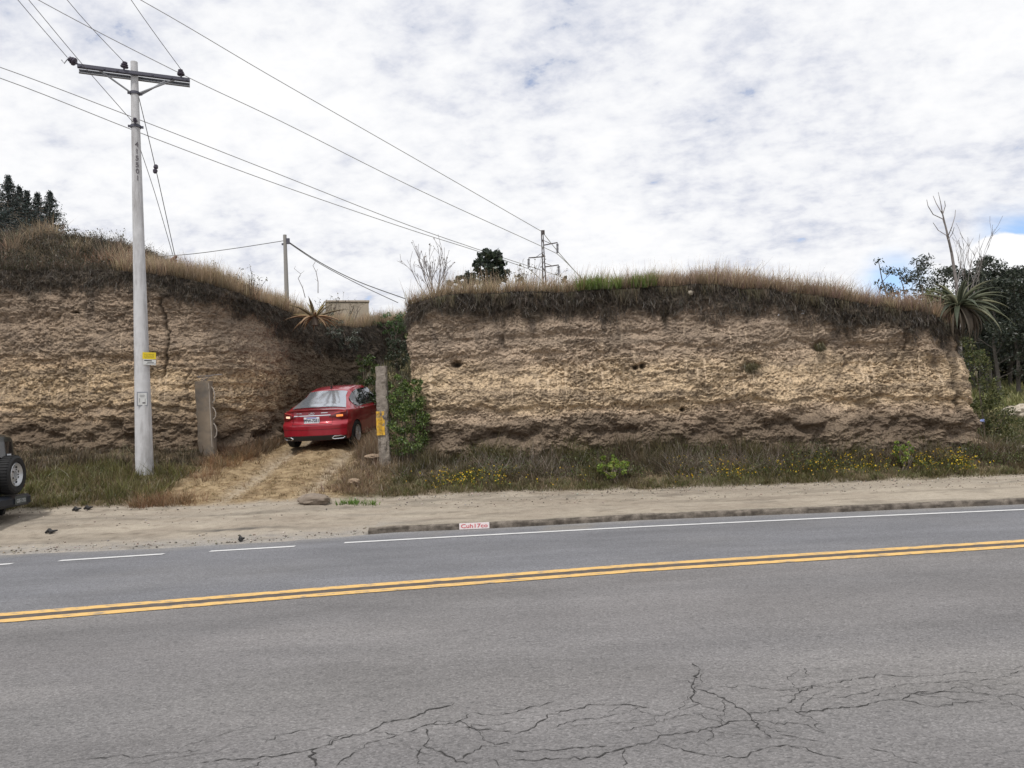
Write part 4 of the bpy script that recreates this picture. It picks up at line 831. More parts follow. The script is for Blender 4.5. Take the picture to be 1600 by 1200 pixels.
def bush(name, loc, blobs, leaf, cols, label, cat, n_per=900, stems=7, stemh=.8, up=.3, aspect=2.0, group=None, mat=None, stemmat=None, sparse=1.0, p=None):
    root = empty(name, loc); parts = []
    for c, r, n in blobs:
        # each blob is itself broken into small clumps so that gaps show between them
        m = max(5, int(n/38)); cc = blobpts(c, r, m, .45); rr = np.mean(r)*.28
        P = np.concatenate([blobpts(q, (rr, rr, rr*.8), int(n/m), .1) for q in cc]); parts.append(leaves(P, leaf, cols, aspect, up, p=p))
    tag(root, label, cat, group)
    mesh_np('foliage', *merge(parts)[:2], mat or LEAF, merge(parts)[2], parent=root)
    mb = MB()
    for i in range(stems):
        c, r, n = random.choice(blobs); e = Vector(c)+Vector([random.uniform(-.6, .6)*q for q in r]); s = Vector((random.gauss(0, .07), random.gauss(0, .07), -.05))
        mid = s.lerp(e, .5)+Vector((random.gauss(0, .05), random.gauss(0, .05), .08)); mb.tube([s, mid, e], [.018, .012, .005], 5, cap=False)
    mb.build('stems', stemmat or BARK, root, True); return root
GDK = [(.045, .075, .022), (.065, .10, .03), (.035, .055, .018), (.10, .14, .04)]
p = at(638, 690, 17.2); gzz = Gs(p.x, 17.2)
bush('large_shrub', (p.x, 17.2, gzz), [((0, .0, 1.45), (.45, .35, .35), 2300), ((-.05, 0, 1.0), (.50, .4, .38), 2600), ((0, 0, .5), (.46, .4, .35), 2300), ((-.2, .1, 1.8), (.25, .2, .2), 600), ((.15, 0, 1.75), (.25, .2, .2), 600)], .05,
     [(.07, .115, .03), (.10, .15, .04), (.05, .08, .028), (.15, .21, .055), (.19, .25, .07)], 'tall dark green leafy shrub behind the post with yellow paint', 'shrub')
p = at(572, 640, 21.0); bush('large_shrub', (p.x+.1, 21.0, Gs(p.x, 21.0)), [((0, 0, 1.75), (.35, .35, .35), 900), ((.1, 0, 1.2), (.4, .35, .45), 1100), ((-.1, 0, 2.1), (.25, .2, .2), 350), ((.35, 0, 1.0), (.3, .3, .6), 600)], .06, GDK, 'green shrub beyond the red car, to the left of the yellow painted post', 'shrub')
YG = [(.16, .25, .04), (.24, .33, .06), (.11, .17, .035), (.34, .38, .08)]
p = at(955, 735, 16.0); bush('small_shrub', (p.x, 16.0, Gs(p.x, 16.0)), [((0, 0, .28), (.32, .25, .2), 800), ((-.05, 0, .48), (.18, .15, .12), 300), ((.2, 0, .3), (.2, .15, .16), 260)], .042, YG, 'bright lime green bush in the weeds near the middle of the right bank', 'shrub', stems=9)
p = at(1416, 728, 16.0); bush('small_shrub', (p.x, 16.0, Gs(p.x, 16.0)), [((0, 0, .30), (.24, .22, .22), 600), ((-.1, 0, .52), (.16, .12, .14), 220), ((.12, 0, .5), (.12, .1, .12), 160)], .042, YG+[(.09, .13, .03)], 'green and yellow bush in the flowers near the right end of the bank', 'shrub', stems=9)
p = at(1535, 640, 19.5); bush('hillside_shrub', (p.x, 19.5, Gs(p.x, 19.5)), [((-.1, 0, 1.9), (.42, .5, .5), 1300), ((0, 0, 1.2), (.5, .6, .5), 1700), ((.3, 0, .7), (.55, .6, .45), 1700), ((-.25, .2, 2.4), (.3, .4, .35), 700), ((.55, 0, .4), (.5, .5, .3), 900)], .055,
     [(.07, .085, .03), (.10, .115, .04), (.05, .06, .022), (.16, .165, .06)], 'tall olive shrub growing against the right end of the earth bank', 'shrub')
p = at(1568, 700, 17.6); bush('hillside_shrub', (p.x, 17.8, Gs(p.x, 17.8)), [((0, 0, .25), (.7, .5, .25), 900), ((.6, 0, .25), (.5, .5, .22), 500)], .05, [(.06, .07, .025), (.09, .095, .035), (.13, .13, .055)], 'low dark shrub spreading past the foot of the right end of the bank', 'shrub')
# bushes on the tops
p = at(600, 500, 26.5); bush('leafy_bush', (p.x, 29, 5.0), [((-.2, 0, .75), (.75, .6, .42), 1100), ((.4, 0, .5), (.5, .5, .4), 700)], .085, [(.05, .085, .035), (.07, .115, .04), (.10, .16, .06)], 'dark green rounded bush to the right of the low beige house', 'shrub')
p = at(622, 530, 24); bush('leafy_bush', (p.x-.1, 24.5, 3.3), [((0, 0, .75), (.42, .4, .6), 1500), ((-.1, 0, 1.2), (.3, .3, .3), 450)], .06, [(.045, .06, .035), (.07, .085, .05), (.03, .04, .022)], 'grey green shrub hanging in the shady gap between the two banks', 'shrub')
p = at(650, 480, 18.6); bush('leafy_bush', (-2.3, 18.9, 4.0), [((0, 0, .45), (.22, .3, .22), 320), ((-.12, .1, .2), (.3, .3, .35), 500)], .05, [(.14, .15, .06), (.20, .20, .09), (.08, .08, .04)], 'pale olive bush at the left corner of the top of the right bank', 'shrub', stems=9)
for px, py, Y, r, lab in ((540, 520, 25.6, .55, 'silvery dark bush below the ragged agave on the left bank'), (512, 502, 24.3, .38, 'grey leaved bush hanging directly under the ragged agave')):
    x = at(px, py, Y).x; z = at(px, py, Y).z-.35
    bush('hanging_bush', (x, Y, z), [((0, 0, .3), (r, .35, r*.9), 900), ((.15, 0, -.05), (r*.8, .3, r*.6), 450)], .05, [(.06, .068, .05), (.13, .145, .115), (.04, .042, .03), (.20, .215, .18)], lab, 'shrub', stems=5)
x = at(505, 505, 21.5).x
# wispy herbs standing up from the grass against the sky
def wisp(px, pyb, Y, h, n, lab, grp=None, cols=((.14, .13, .085), (.20, .17, .12)), LK=LL, leafn=60, spread=.4):
    x = at(px, pyb, Y).x; z = float(LK.z(np.array([x]), np.array([Y]))[0]); root = empty('wispy_herb', (x, Y, z-.05)); tag(root, lab, 'herb', grp); mb = MB(); tips = []
    for i in range(n): branch(mb, (random.gauss(0, .006), random.gauss(0, .006), 0), (random.gauss(0, .5), random.gauss(0, .4), 1), h*random.uniform(.6, 1.0), .008, 1, .25, spread, 4, tips, .10, 3, .0035)
    mb.build('stems', DKW, root); P = np.repeat(np.array([tuple(t) for t in tips]), 4, 0); P = P+RNG.normal(0, .035, P.shape)
    mesh_np('leaves', *leaves(P, .045, cols, 1.8)[:2], LEAF, leaves(P, .045, cols, 1.8)[2][:len(P)*4], parent=root)
for px, pyb, Y, h, n, lab in ((315, 420, 19.5, .55, 5, 'thin herb in the dry grass just right of the bent stump'), (360, 445, 19.5, .5, 6, 'wispy herb midway down the sloping grass of the left bank'), (395, 455, 19.8, .62, 8, 'bushiest wispy herb on the slope, left of the thin distant pole'),
                              (155, 380, 21.0, .5, 5, 'wispy herb on the left skyline beside the concrete pole'), (190, 385, 20.8, .5, 6, 'dry herb with flat seed heads just left of the concrete pole'), (120, 365, 21.6, .3, 4, 'small herb on the dark crest of the left hill')): wisp(px, pyb, Y, h, n, lab)
for px, Y, h, n, lab in ((1145, 18.4, .45, 4, 'thin herb above the grass over the white litter'), (1185, 18.3, .5, 5, 'thin herb standing in the grass at the top, mid right of the bank'), (1232, 18.3, .5, 6, 'bushier herb on the right bank skyline, rightmost of three'), (1265, 18.6, .35, 4, 'short herb low in the grass on the falling right skyline'), (1330, 18.4, .35, 4, 'short herb near the round silvery plant on the right bank')): wisp(px, 450, Y, h, n, lab, LK=LR)
for px, Y, h, n, lab in ((520, 26.6, 1.0, 8, 'wispy herb in front of the left half of the beige house'), (545, 27.4, .9, 8, 'wispy herb in front of the right half of the beige house'), (505, 25.5, .8, 7, 'wispy herb just right of the ragged agave')): wisp(px, 490, Y, h, n, lab)
# bare shrub with many upright twigs at the left corner of the right bank
root = empty('bare_shrub', (at(680, 470, 18.9).x, 18.9, 4.75)); tag(root, 'leafless twiggy shrub on the left corner of the right bank', 'shrub'); mb = MB(); tips = []
for i in range(13): branch(mb, (random.gauss(0, .06), random.gauss(0, .06), 0), (random.gauss(0, .38), random.gauss(0, .3), 1), random.uniform(.75, 1.25), .014, 2, .22, .42, 3, tips, .10, 4, .0045, .5)
mb.build('branches', DEADW, root)
P = np.array([tuple(t) for t in tips]); P = P[RNG.random(len(P)) < .6]; o = leaves(P, .04, [(.30, .26, .24), (.22, .2, .16)], 1.5); mesh_np('dry_leaves', o[0], o[1], LEAF, o[2], parent=root)
# ---- trees
def tree(name, loc, H, limbs, label, cat='tree', group=None, leafcols=GDK, leaf=.12, n=60, cr=.45, tr=.10, bark=BARK, lean=(0, 0), lo=.3, spread=.6, up=.1, kids=3, flat=.7, depth=1, L0=.38):
    root = empty(name, loc); tag(root, label, cat, group); mb = MB(); tips = []; pts = []; k = 8; ox = oy = 0
    for i in range(k+1):
        t = i/k; pts.append(Vector((lean[0]*t*H+ox, lean[1]*t*H+oy, H*t*.93-.2))); ox += random.gauss(0, .012*H); oy += random.gauss(0, .012*H)
    mb.tube(pts, [tr*(1-.85*i/k) for i in range(k+1)], 7, cap=False)
    for i in range(limbs):
        t = lo+(.98-lo)*(i+random.random()*.6)/limbs; j = min(int(t*k), k-1); b = pts[j].lerp(pts[j+1], t*k-j); a = random.uniform(0, 2*math.pi)
        d = Vector((math.cos(a), math.sin(a), .5+up)); branch(mb, b, d, H*L0*(1.15-t*.8)*random.uniform(.7, 1.2), tr*.35*(1.1-t), depth, up, spread, kids, tips, .12, 5, .01)
    tips.append(pts[-1]); mb.build('trunk', bark, root, True)
    if n:
        P = np.concatenate([blobpts(tuple(t), (cr, cr, cr*flat), max(3, int(n*random.uniform(.5, 1.4))), .15) for t in tips]); o = leaves(P, leaf, leafcols, 2.6, -.2); mesh_np('crown', o[0], o[1], LEAF, o[2], parent=root)
    return root
EBARK = pbr('eucalyptus_bark', (.085, .075, .068), .95, noise=.3)
EU = [(.035, .046, .034), (.05, .062, .045), (.028, .036, .028), (.08, .09, .065)]
def gl(px, Y): x = at(px, 600, Y).x; return (x, Y, Gs(x, Y))
grp = 'eucalyptus trees beyond the right end of the bank'
EUL = [(1388, 384, 33, .55, 'slim eucalyptus leaning left with one small tuft on its bare tip', (-.10, 0)), (1428, 402, 34, .5, 'leftmost full eucalyptus behind the round silvery plant', (0, 0)), (1452, 385, 35, .5, 'eucalyptus with open crown just left of the bare dead tree', (-.03, 0)),
       (1497, 400, 32, .5, 'eucalyptus rising straight behind the big spiky agave', (.02, 0)), (1535, 402, 31, .62, 'broad eucalyptus right of the dead tree, in front of the white cumulus', (0, 0)), (1562, 418, 30, .6, 'dense eucalyptus second from the right edge of the picture', (.02, 0)),
       (1592, 425, 30, .6, 'eucalyptus at the right edge of the picture', (0, 0)), (1512, 450, 36, .6, 'shorter eucalyptus filling the gap behind the agave leaves', (0, 0)), (1550, 470, 37, .6, 'low eucalyptus deep in the wood under the broad crown', (0, 0)), (1580, 480, 38, .6, 'low eucalyptus deep in the wood near the right edge', (0, 0)), (1620, 400, 33, .6, 'tall eucalyptus just past the right edge of the picture', (0, 0))]
for i, (px, py, Y, cr, lab, ln) in enumerate(EUL):
    l = gl(px-ln[0]*0, Y); H = at(px, py, Y).z-l[2]
    if i == 0: l = (l[0]+.9, l[1], l[2])
    tree('eucalyptus_tree', l, H, 13 if i != 0 else 4, lab, group=grp, bark=EBARK, leafcols=EU, leaf=.13, n=(42 if i < 4 else 85) if i else 26, cr=cr*.72 if i != 0 else .25, tr=.09, lean=ln, lo=.35 if i < 4 else .18, flat=.6, L0=.22, spread=.7, depth=1)
for i, px in enumerate((1522, 1541, 1556, 1573, 1588, 1604, 1533, 1565)):
    l = gl(px, 33+i*.9); tree('eucalyptus_tree', l, 4.6+.5*random.random(), 9, ['slender wood tree just past the right end of the bank', 'slender wood tree second inside the wood from the bank', 'slender wood tree behind the open meadow, midway across the wood', 'slender wood tree above the pampas tuft in the wood', 'slender wood tree near the right edge, in shade', 'slender wood tree past the right edge of the picture', 'farther thin tree deep in the wood beside the bank', 'farthest thin tree deep in the wood at the middle'][i], group=grp, bark=EBARK, leafcols=EU, leaf=.16, n=75, cr=.5, tr=.07, lo=.25, flat=.7, L0=.2)
for px, py, Y, lab in ((1547, 392, 34, 'tall dense eucalyptus behind the broad crown, before the white cumulus'), (1578, 408, 34.5, 'tall dense eucalyptus between the broad crown and the right edge'), (1600, 402, 35, 'tall dense eucalyptus half cut by the right edge of the picture'), (1520, 425, 35, 'dense eucalyptus directly above the right leaves of the big agave')):
    l = gl(px, Y); tree('eucalyptus_tree', l, at(px, py, Y).z-l[2], 17, lab, group=grp, bark=EBARK, leafcols=EU, leaf=.14, n=110, cr=.42, tr=.09, lo=.15, flat=.65, L0=.24, spread=.7)
for px, Y, lab in ((1535, 36, 'dark undergrowth bush behind the slender trunks, nearest the bank'), (1560, 37, 'dark undergrowth bush in the middle of the right hand wood'), (1588, 36, 'dark undergrowth bush near the right edge below the trees'), (1612, 35, 'dark undergrowth bush past the right edge')):
    l = gl(px, Y); bush('undergrowth_bush', l, [((0, 0, .6), (.9, .7, .6), 700), ((.2, 0, 1.2), (.6, .6, .5), 450)], .14, [(.028, .034, .02), (.045, .05, .028)], lab, 'shrub')
l = gl(1492, 29); root = empty('dead_tree', l); tag(root, 'tall bare grey dead tree rising above the big agave', 'tree'); mb = MB()
tp = [at(a, b, 29) for a, b in ((1500, 560), (1497, 480), (1494, 440), (1487, 395), (1479, 360), (1473, 335), (1470, 318), (1466, 300))]; tp = [Vector(q)-Vector(l) for q in tp]
mb.tube(tp, [.10, .075, .06, .05, .036, .024, .015, .006], 7)
for st, pts in ((4, ((1473, 342), (1458, 335), (1450, 322), (1448, 312))), (5, ((1470, 330), (1463, 318), (1458, 306))), (3, ((1479, 368), (1466, 360), (1458, 348))), (3, ((1480, 372), (1487, 355), (1492, 338), (1493, 328))), (5, ((1473, 335), (1477, 322), (1476, 314))), (3, ((1481, 375), (1488, 365), (1491, 355))),
                (2, ((1494, 455), (1500, 420), (1502, 400), (1498, 375))), (2, ((1494, 440), (1506, 425), (1508, 408), (1513, 390))), (2, ((1497, 455), (1510, 435), (1505, 412)))):
    q = [tp[st]]+[Vector(at(a, b, 29+random.uniform(-.5, .5)))-Vector(l) for a, b in pts]; mb.tube(q, [.022]+[.02*(1-.75*(i+1)/len(pts))+.004 for i in range(len(pts))], 5)
for k_ in range(6): branch(mb, tp[1]+Vector((random.uniform(.0, .9), 0, .2)), (random.uniform(-.1, .5), random.uniform(-.3, .3), 1), random.uniform(1.3, 2.3), .016, 2, .2, .35, 3, None, .10, 4, .006, .5)
mb.build('trunk', DEADW, root, True)
# distant tree above the right bank, conifers on the left
def cloudtree(name, px, py0, Y, blobs, label, cols, leaf=.35):
    x = at(px, py0, Y).x; z0 = Gs(x, Y); root = empty(name, (x, Y, z0)); tag(root, label, 'tree'); parts = []; mb = MB(); top = Vector((0, 0, 1))
    for bx, by, rx_, rz_, n in blobs:
        q = at(bx, by, Y); c = (q.x-x, random.uniform(-.8, .8), q.z-z0); m = max(4, n//30); cc = blobpts(c, (rx_, rx_, rz_), m, .3); P = np.concatenate([blobpts(e, (rx_*.4, rx_*.4, rx_*.32), n//m, .1) for e in cc]); parts.append(leaves(P, leaf, cols, 1.8)); mb.tube([(0, 0, 0), (c[0]*.4, c[1]*.4, c[2]*.55), c], [.18, .12, .03], 6)
    V, F, C = merge(parts); mesh_np('crown', V, F, LEAF, C, parent=root); mb.build('trunk', BARK, root, True)
DT = [(.045, .06, .05), (.065, .085, .065), (.035, .045, .038), (.09, .115, .08)]
cloudtree('broad_tree', 768, 445, 50, [(757, 397, .45, .6, 400), (750, 412, .5, .5, 300), (766, 410, .7, .8, 700), (776, 412, .6, .7, 500), (780, 428, .7, .6, 500), (762, 428, .8, .7, 600), (748, 402, .25, .35, 120)], 'dark rounded tree standing alone above the right bank', DT, .26)
cloudtree('broad_tree', 735, 450, 55, [(735, 432, .5, .55, 360), (737, 442, .7, .5, 300), (726, 440, .3, .4, 150)], 'small dark tree left of the taller lone tree on the skyline', DT, .26)
cloudtree('broad_tree', 715, 450, 52, [(716, 440, .4, .3, 150), (712, 446, .5, .3, 150)], 'low grey bush on the skyline right of the bare twiggy shrub', [(.10, .11, .09), (.14, .15, .12)], .22)
for px, top, lab in ((810, 432, 'little tree peeping over the grass left of the tall pylon'), (882, 437, 'tiny tree peeping over the grass right of the tall pylon')):
    cloudtree('broad_tree', px, 450, 50, [(px, top+4, .3, .3, 90), (px, top+12, .5, .4, 120)], lab, DT, .2)
for px, h, n_, lab in ((822, .85, 7, 'bare branching herb on the skyline left of the pylon base'), (840, .8, 6, 'bare forked herb right beside the pylon base')): wisp(px, 440, 18.8, h, n_, lab, LK=LR)
def conifer(px, top, Y, label, H0=12):
    x = at(px, 500, Y).x; zt = at(px, top, Y).z; z0 = Gs(x, Y); H = zt-z0; root = empty('conifer_tree', (x, Y, z0)); tag(root, label, 'tree', 'conifers on the left skyline'); mb = MB(); mb.tube([(0, 0, 0), (0, 0, H*.6), (0, 0, H)], [.22, .12, .02], 6)
    Pn, Dn = [], []; z = H
    while z > H*.35:
        t = (H-z); r = .05+.50*t**1.0; m = 12
        for j in range(m):
            a = random.uniform(0, 2*math.pi); L = r*random.uniform(.65, 1.2); q = np.linspace(.1, 1, max(4, int(L*9)))
            for s in q:
                for _ in range(4): Pn.append((math.cos(a)*L*s+random.gauss(0, .06), math.sin(a)*L*s+random.gauss(0, .06), z+.18*L*s*s-.12*s+random.gauss(0, .06)))
            mb.tube([(0, 0, z), (math.cos(a)*L, math.sin(a)*L, z+.06)], [.02, .008], 3, cap=False)
        z -= .20
    o = leaves(np.array(Pn), .12, [(.05, .068, .065), (.07, .09, .085), (.04, .05, .048)], 2.4, .9); mesh_np('crown', o[0], o[1], LEAF, o[2], parent=root); mb.build('trunk', BARK, root)
for px, top, Y, lab in ((14, 276, 42, 'tallest conifer on the left skyline'), (-4, 290, 44, 'conifer cut off by the left edge of the picture'), (31, 293, 43, 'slender conifer just right of the tallest one'), (43, 300, 41, 'middle conifer in the row on the left skyline'), (60, 303, 43, 'conifer second from the right in the row on the left skyline'), (80, 301, 42, 'rightmost conifer, standing a little apart on the left skyline')): conifer(px, top, Y, lab)
# ---- agaves
def agave(name, loc, n, L, w, cols, label, tilt=(.1, 1.35), curl=.35, rnd=.15, th=.03, stem=True, dead=0, deadcol=(.3, .22, .13), azr=None):
    root = empty(name, loc); tag(root, label, 'agave'); rosette = []
    for i in range(n):
        f = (i+.5)/n; el_ = (math.pi/2)-(tilt[0]+(tilt[1]-tilt[0])*f**.8); a = i*2.39996+random.gauss(0, rnd); 
        Li = L*(.65+.45*math.sin(math.pi*min(1, f*1.1)))*random.uniform(.85, 1.1); dead_ = i >= n-dead; col = np.array(deadcol if dead_ else random.choice(cols))*random.uniform(.8, 1.2)
        hv = Vector((math.cos(a), math.sin(a), 0)); side = Vector((-math.sin(a), math.cos(a), 0)); V = []; C = []; m = 9; ev = el_
        p = hv*.06; 
        for k in range(m+1):
            t = k/m; ww = w*(.65+.6*math.sin(math.pi*min(t*1.15, 1)))*(1-t**2.6)+.002; d = hv*math.cos(ev)+Vector((0, 0, math.sin(ev))); nrm = Vector((0, 0, 1))*math.cos(ev)-hv*math.sin(ev)
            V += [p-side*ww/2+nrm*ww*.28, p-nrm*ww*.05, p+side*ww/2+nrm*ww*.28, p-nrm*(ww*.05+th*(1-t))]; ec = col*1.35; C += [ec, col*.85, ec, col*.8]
            p = p+d*(Li/m); ev -= curl/m*(1.5 if dead_ else 1)*(1+t)+random.gauss(0, .012)
        F = []
        for k in range(m):
            b = k*4; F += [(b, b+1, b+5, b+4), (b+1, b+2, b+6, b+5), (b+2, b+3, b+7, b+6), (b+3, b, b+4, b+7)]
        rosette.append((np.array(V), np.array(F), np.array(C)))
    for v, f, c in rosette: mesh_np('leaf', v, f, LEAFA, c, parent=root, smooth=True)
    if stem: mb = MB(); mb.tube([(0, 0, -.25), (0, 0, .12)], [.10, .09], 10); mb.build('stem', BARK, root, True)
    return root
LEAFA = vcol('agave_leaf', .6, (14, .15), None, None, .4)
AG = [(.07, .08, .05), (.10, .11, .068), (.05, .06, .038), (.15, .15, .095)]
q = at(1487, 480, 17.15); agave('agave', (q.x+.05, 16.98, q.z+.0), 74, 1.05, .095, AG, 'large spiky agave overhanging the right end of the bank', (.12, 2.75), .75, dead=26, deadcol=(.085, .068, .05))
q = at(1447, 488, 17.1); agave('agave', (q.x, 17.1, q.z-.05), 22, .50, .06, [(.16, .19, .11), (.20, .21, .12)], 'smaller agave with drooping leaves left of the large one', (.2, 2.0), .7, dead=3)
q = at(491, 478, 21.2); agave('agave', (q.x, 21.2, q.z-.3), 22, .85, .08, [(.22, .18, .09), (.28, .22, .12), (.16, .13, .08)], 'ragged yellow brown agave at the end of the left bank', (.35, 2.2), .3, dead=12, deadcol=(.26, .17, .10))
# two thin withered flower stalks by the ragged agave
for px, pts in ((476, ((477, 465), (473, 450), (466, 435), (470, 428), (460, 420))), (497, ((497, 458), (497, 440), (494, 425), (489, 415), (492, 410)))):
    mb = MB(); b = Vector(at(pts[0][0], pts[0][1], 24.0)); mb.tube([at(a, c, 24.0)-b-Vector((0, 0, .0)) for a, c in pts], [.014, .012, .010, .008, .005], 5)
    for a, c in pts[1:]: 
        e = at(a, c, 24.0)-b; mb.tube([e, e+Vector((random.uniform(-.12, .12), 0, .10))], [.006, .003], 4)
    o = mb.build('withered_stalk', DEADW); o.location = b; tag(o, ('crooked withered flower stalk left of the ragged agave' if px < 480 else 'taller withered flower stalk directly above the ragged agave'), 'dry stalk')
q = at(1466, 466, 17.3); bush('green_bush', (q.x, 17.3, q.z-.10), [((0, 0, .12), (.34, .3, .24), 1500), ((.05, 0, -.1), (.4, .3, .25), 900)], .035, [(.13, .16, .035), (.18, .21, .05), (.09, .11, .03)], 'dense yellow green bush between the two agaves', 'shrub', stems=4)
q = at(1395, 489, 17.3); bush('silvery_plant', (q.x, 17.28, q.z-.02), [((0, 0, .0), (.17, .15, .16), 900)], .045, [(.22, .27, .25), (.32, .38, .36), (.14, .17, .15)], 'round silvery green plant on the rim, left of the agaves', 'succulent', stems=3)
q = at(1415, 470, 18.5); bush('rusty_shrub', (q.x, 18.6, q.z-.35), [((-.1, 0, .45), (.35, .3, .18), 260), ((.2, 0, .35), (.3, .3, .18), 200)], .045, [(.17, .11, .08), (.12, .10, .07), (.24, .13, .11)], 'thin reddish brown shrub behind the round silvery plant', 'shrub', stems=12)
for px, py, lab in ((1172, 574, 'tuft of dark dry grass growing in a hollow of the right bank face'), (1280, 543, 'small dark tuft high on the face of the right bank')):
    q = at(px, py, 17.02); n = 260; P = np.array([q.x, 16.98, q.z+.05])+RNG.normal(0, 1, (n, 3))*np.array([.085 if px < 1200 else .05, .02, .03]); o = blades(P, -(.10+.08*RNG.random(n)), np.full(n, .010), RNG.normal(0, .25, (n, 2))+np.array([0, .5]), pal(n, [(.13, .11, .05)]), pal(n, [(.08, .07, .035)])); tag(mesh_np('grass_tuft', o[0], o[1], GRASS, o[2]), lab, 'grass tuft')

# loose stones and gravel on the shoulder
n = 5200; x = RNG.uniform(-13, 16, n); q = RNG.random(n); near = (x < -2.3)&(RNG.random(n) < .6); d = np.where(near, np.abs(RNG.normal(.1, .25, n)), np.where(q < .45, WID-np.abs(RNG.normal(0, .35, n)), q*WID)); y = yk(x)+.02+d; y = np.where(x > -2.3, np.maximum(y, yk(x)+.2), y)
s_ = .004+.012*RNG.random(n)**3*1.5; z = G(x, y)+s_*.3; O = np.array([[1,0,0],[-1,0,0],[0,1,0],[0,-1,0],[0,0,.7],[0,0,-.7]]); F0 = np.array([[0,2,4],[2,1,4],[1,3,4],[3,0,4],[2,0,5],[1,2,5],[3,1,5],[0,3,5]]); a = RNG.uniform(0, 6.28, n); ca, sa = np.cos(a), np.sin(a)
V = O[None]*s_[:, None, None]*RNG.uniform(.6, 1.4, (n, 6, 1)); V = np.stack([V[..., 0]*ca[:, None]-V[..., 1]*sa[:, None], V[..., 0]*sa[:, None]+V[..., 1]*ca[:, None], V[..., 2]], -1)+np.stack([x, y, z], 1)[:, None]
C = np.repeat(pal(n, [(.30, .26, .21), (.20, .17, .14), (.38, .35, .31), (.13, .11, .09)], .2)[:, None], 6, 1).reshape(-1, 3)
tag(mesh_np('gravel', V.reshape(-1, 3), (np.arange(n)[:, None, None]*6+F0[None]).reshape(-1, 3), WOODV, C), 'loose gravel and pebbles strewn along the dirt shoulder', 'gravel', kind='stuff')
# ------------------------------------------------------------------ poles, wires, posts, small things
CONC = pbr('pole_concrete', (.53, .53, .54), .8, noise=.12, nscale=6, bump=.4, bscale=60, dist=.006, dirt=(.27, .26, .26), dscale=5, dmap=(1, 1, .16), dth=(.48, .70))
STEEL = pbr('galvanised_steel', (.30, .31, .33), .55, .5, noise=.15, nscale=20); DSTEEL = pbr('dark_steel', (.085, .085, .11), .6, .3); PORC = pbr('brown_porcelain', (.07, .06, .085), .4); CABLE = pbr('cable', (.12, .12, .125), .7); INK = pbr('dark_ink', (.12, .11, .12), .8)
def gY(px, py, lo=11.0, hi=19.5):      # how far off the ground lies that is seen at this image point
    for Y in np.arange(lo, hi, .02):
        p = at(px, py, float(Y))
        if p.z <= Gs(p.x, p.y)+.01: return float(Y)
    return hi
PYY = gY(226, 738); PB = Vector(at(226, 738, PYY)); PT = Vector(at(209.5, 97, PYY)); print('POLE', PYY, PB); root = empty('power_pole', PB)
tag(root, 'tall round concrete power pole with a steel crossarm, at the left by the verge', 'power pole')
ax = PT-PB; mb = MB(); mb.tube([ax*(-.06), ax*.02, ax*.5, ax], [.185, .182, .125, .073], 24); mb.build('shaft', CONC, root, True)
def on(frac): return ax*frac
def fr_of(py): # share of the pole height seen at image row py
    lo, hi = 0, 1
    for _ in range(40):
        m = (lo+hi)/2; q = PB+ax*m; d = q-Vector((0, 0, CAMH)); row = 600-FPX*d.dot(_u)/d.dot(_f)
        if row > py: lo = m
        else: hi = m
    return lo
a_dir = Vector((2.0, .86, 0)).normalized(); n_dir = Vector((a_dir.y, -a_dir.x, 0)); armc = on(fr_of(118)); rotz = Matrix.Rotation(math.atan2(a_dir.y, a_dir.x), 3, 'Z')
for s, m, o in ((1, DSTEEL, .15), (-1, STEEL, .17)):
    b = MB(); c = armc+n_dir*s*o+a_dir*.02; b.box(c, (2.24, .012, .06), rotz); b.box(c+Vector((0, 0, .035))-n_dir*s*.03, (2.24, .06, .012), rotz); b.box(c-Vector((0, 0, .035))-n_dir*s*.03, (2.24, .06, .012), rotz)
    for t in (-1.05, -.6, -.35, .35, .75, 1.05): b.box(c+a_dir*t-n_dir*s*.0+n_dir*s*.01, (.035, .012, .035), rotz)
    b.build('crossarm', m, root)
f2 = on(fr_of(146))
for s in (-1, 1):
    for t in ((-.72,) if s < 0 else (.62, .86)):
        o = n_dir*(.10 if (s < 0 or t > .8) else -.10)
        b = MB(); b.tube([f2+a_dir*s*.10+o*.6, armc+a_dir*t+o], .020, 6); b.build('brace', STEEL, root)
def collar(f, r): b = MB(); c = on(f); b.lathe([(r, -.03), (r+.018, -.03), (r+.018, .03), (r, .03)], 20, 'Z', c); b.box(c+a_dir*(r+.03), (.07, .03, .05), rotz); b.box(c-a_dir*(r+.03), (.07, .03, .05), rotz); b.build('collar', DSTEEL, root)
collar(fr_of(146), .085); collar(fr_of(198), .092)
def insul(base, up, name='insulator', s=1.0):
    up = up.normalized(); q = Vector((0, 0, 1)).rotation_difference(up).to_matrix(); b = MB(); pr = [(.02, 0), (.02, .05), (.075, .055), (.08, .075), (.04, .09), (.065, .10), (.068, .115), (.035, .13), (.05, .14), (.05, .165), (.025, .175), (.0, .18)]
    t = MB(); t.lathe([(r*s, h*s) for r, h in pr], 14, 'Z'); b.add([q @ Vector(v)+base for v in t.v], t.f); return b.build(name, PORC, root, True)
front = armc+n_dir*.13+Vector((0, 0, .04))
i1 = front-a_dir*1.10; i2 = front-a_dir*.20; i3 = front+a_dir*.96
insul(i1, Vector((-.8, -.1, .55)), s=1.15); insul(i2, Vector((.15, 0, 1)), s=1.05); insul(i3, Vector((-.1, 0, 1)), s=1.05)
insul(on(fr_of(196))+n_dir*.12, Vector((0, -.2, 1)), s=.7)
b = MB(); b.tube([i1+Vector((-.2, 0, .12)), i1+Vector((-.28, 0, .02)), i1+Vector((-.34, 0, .10))], .012, 5); b.build('hook', STEEL, root)
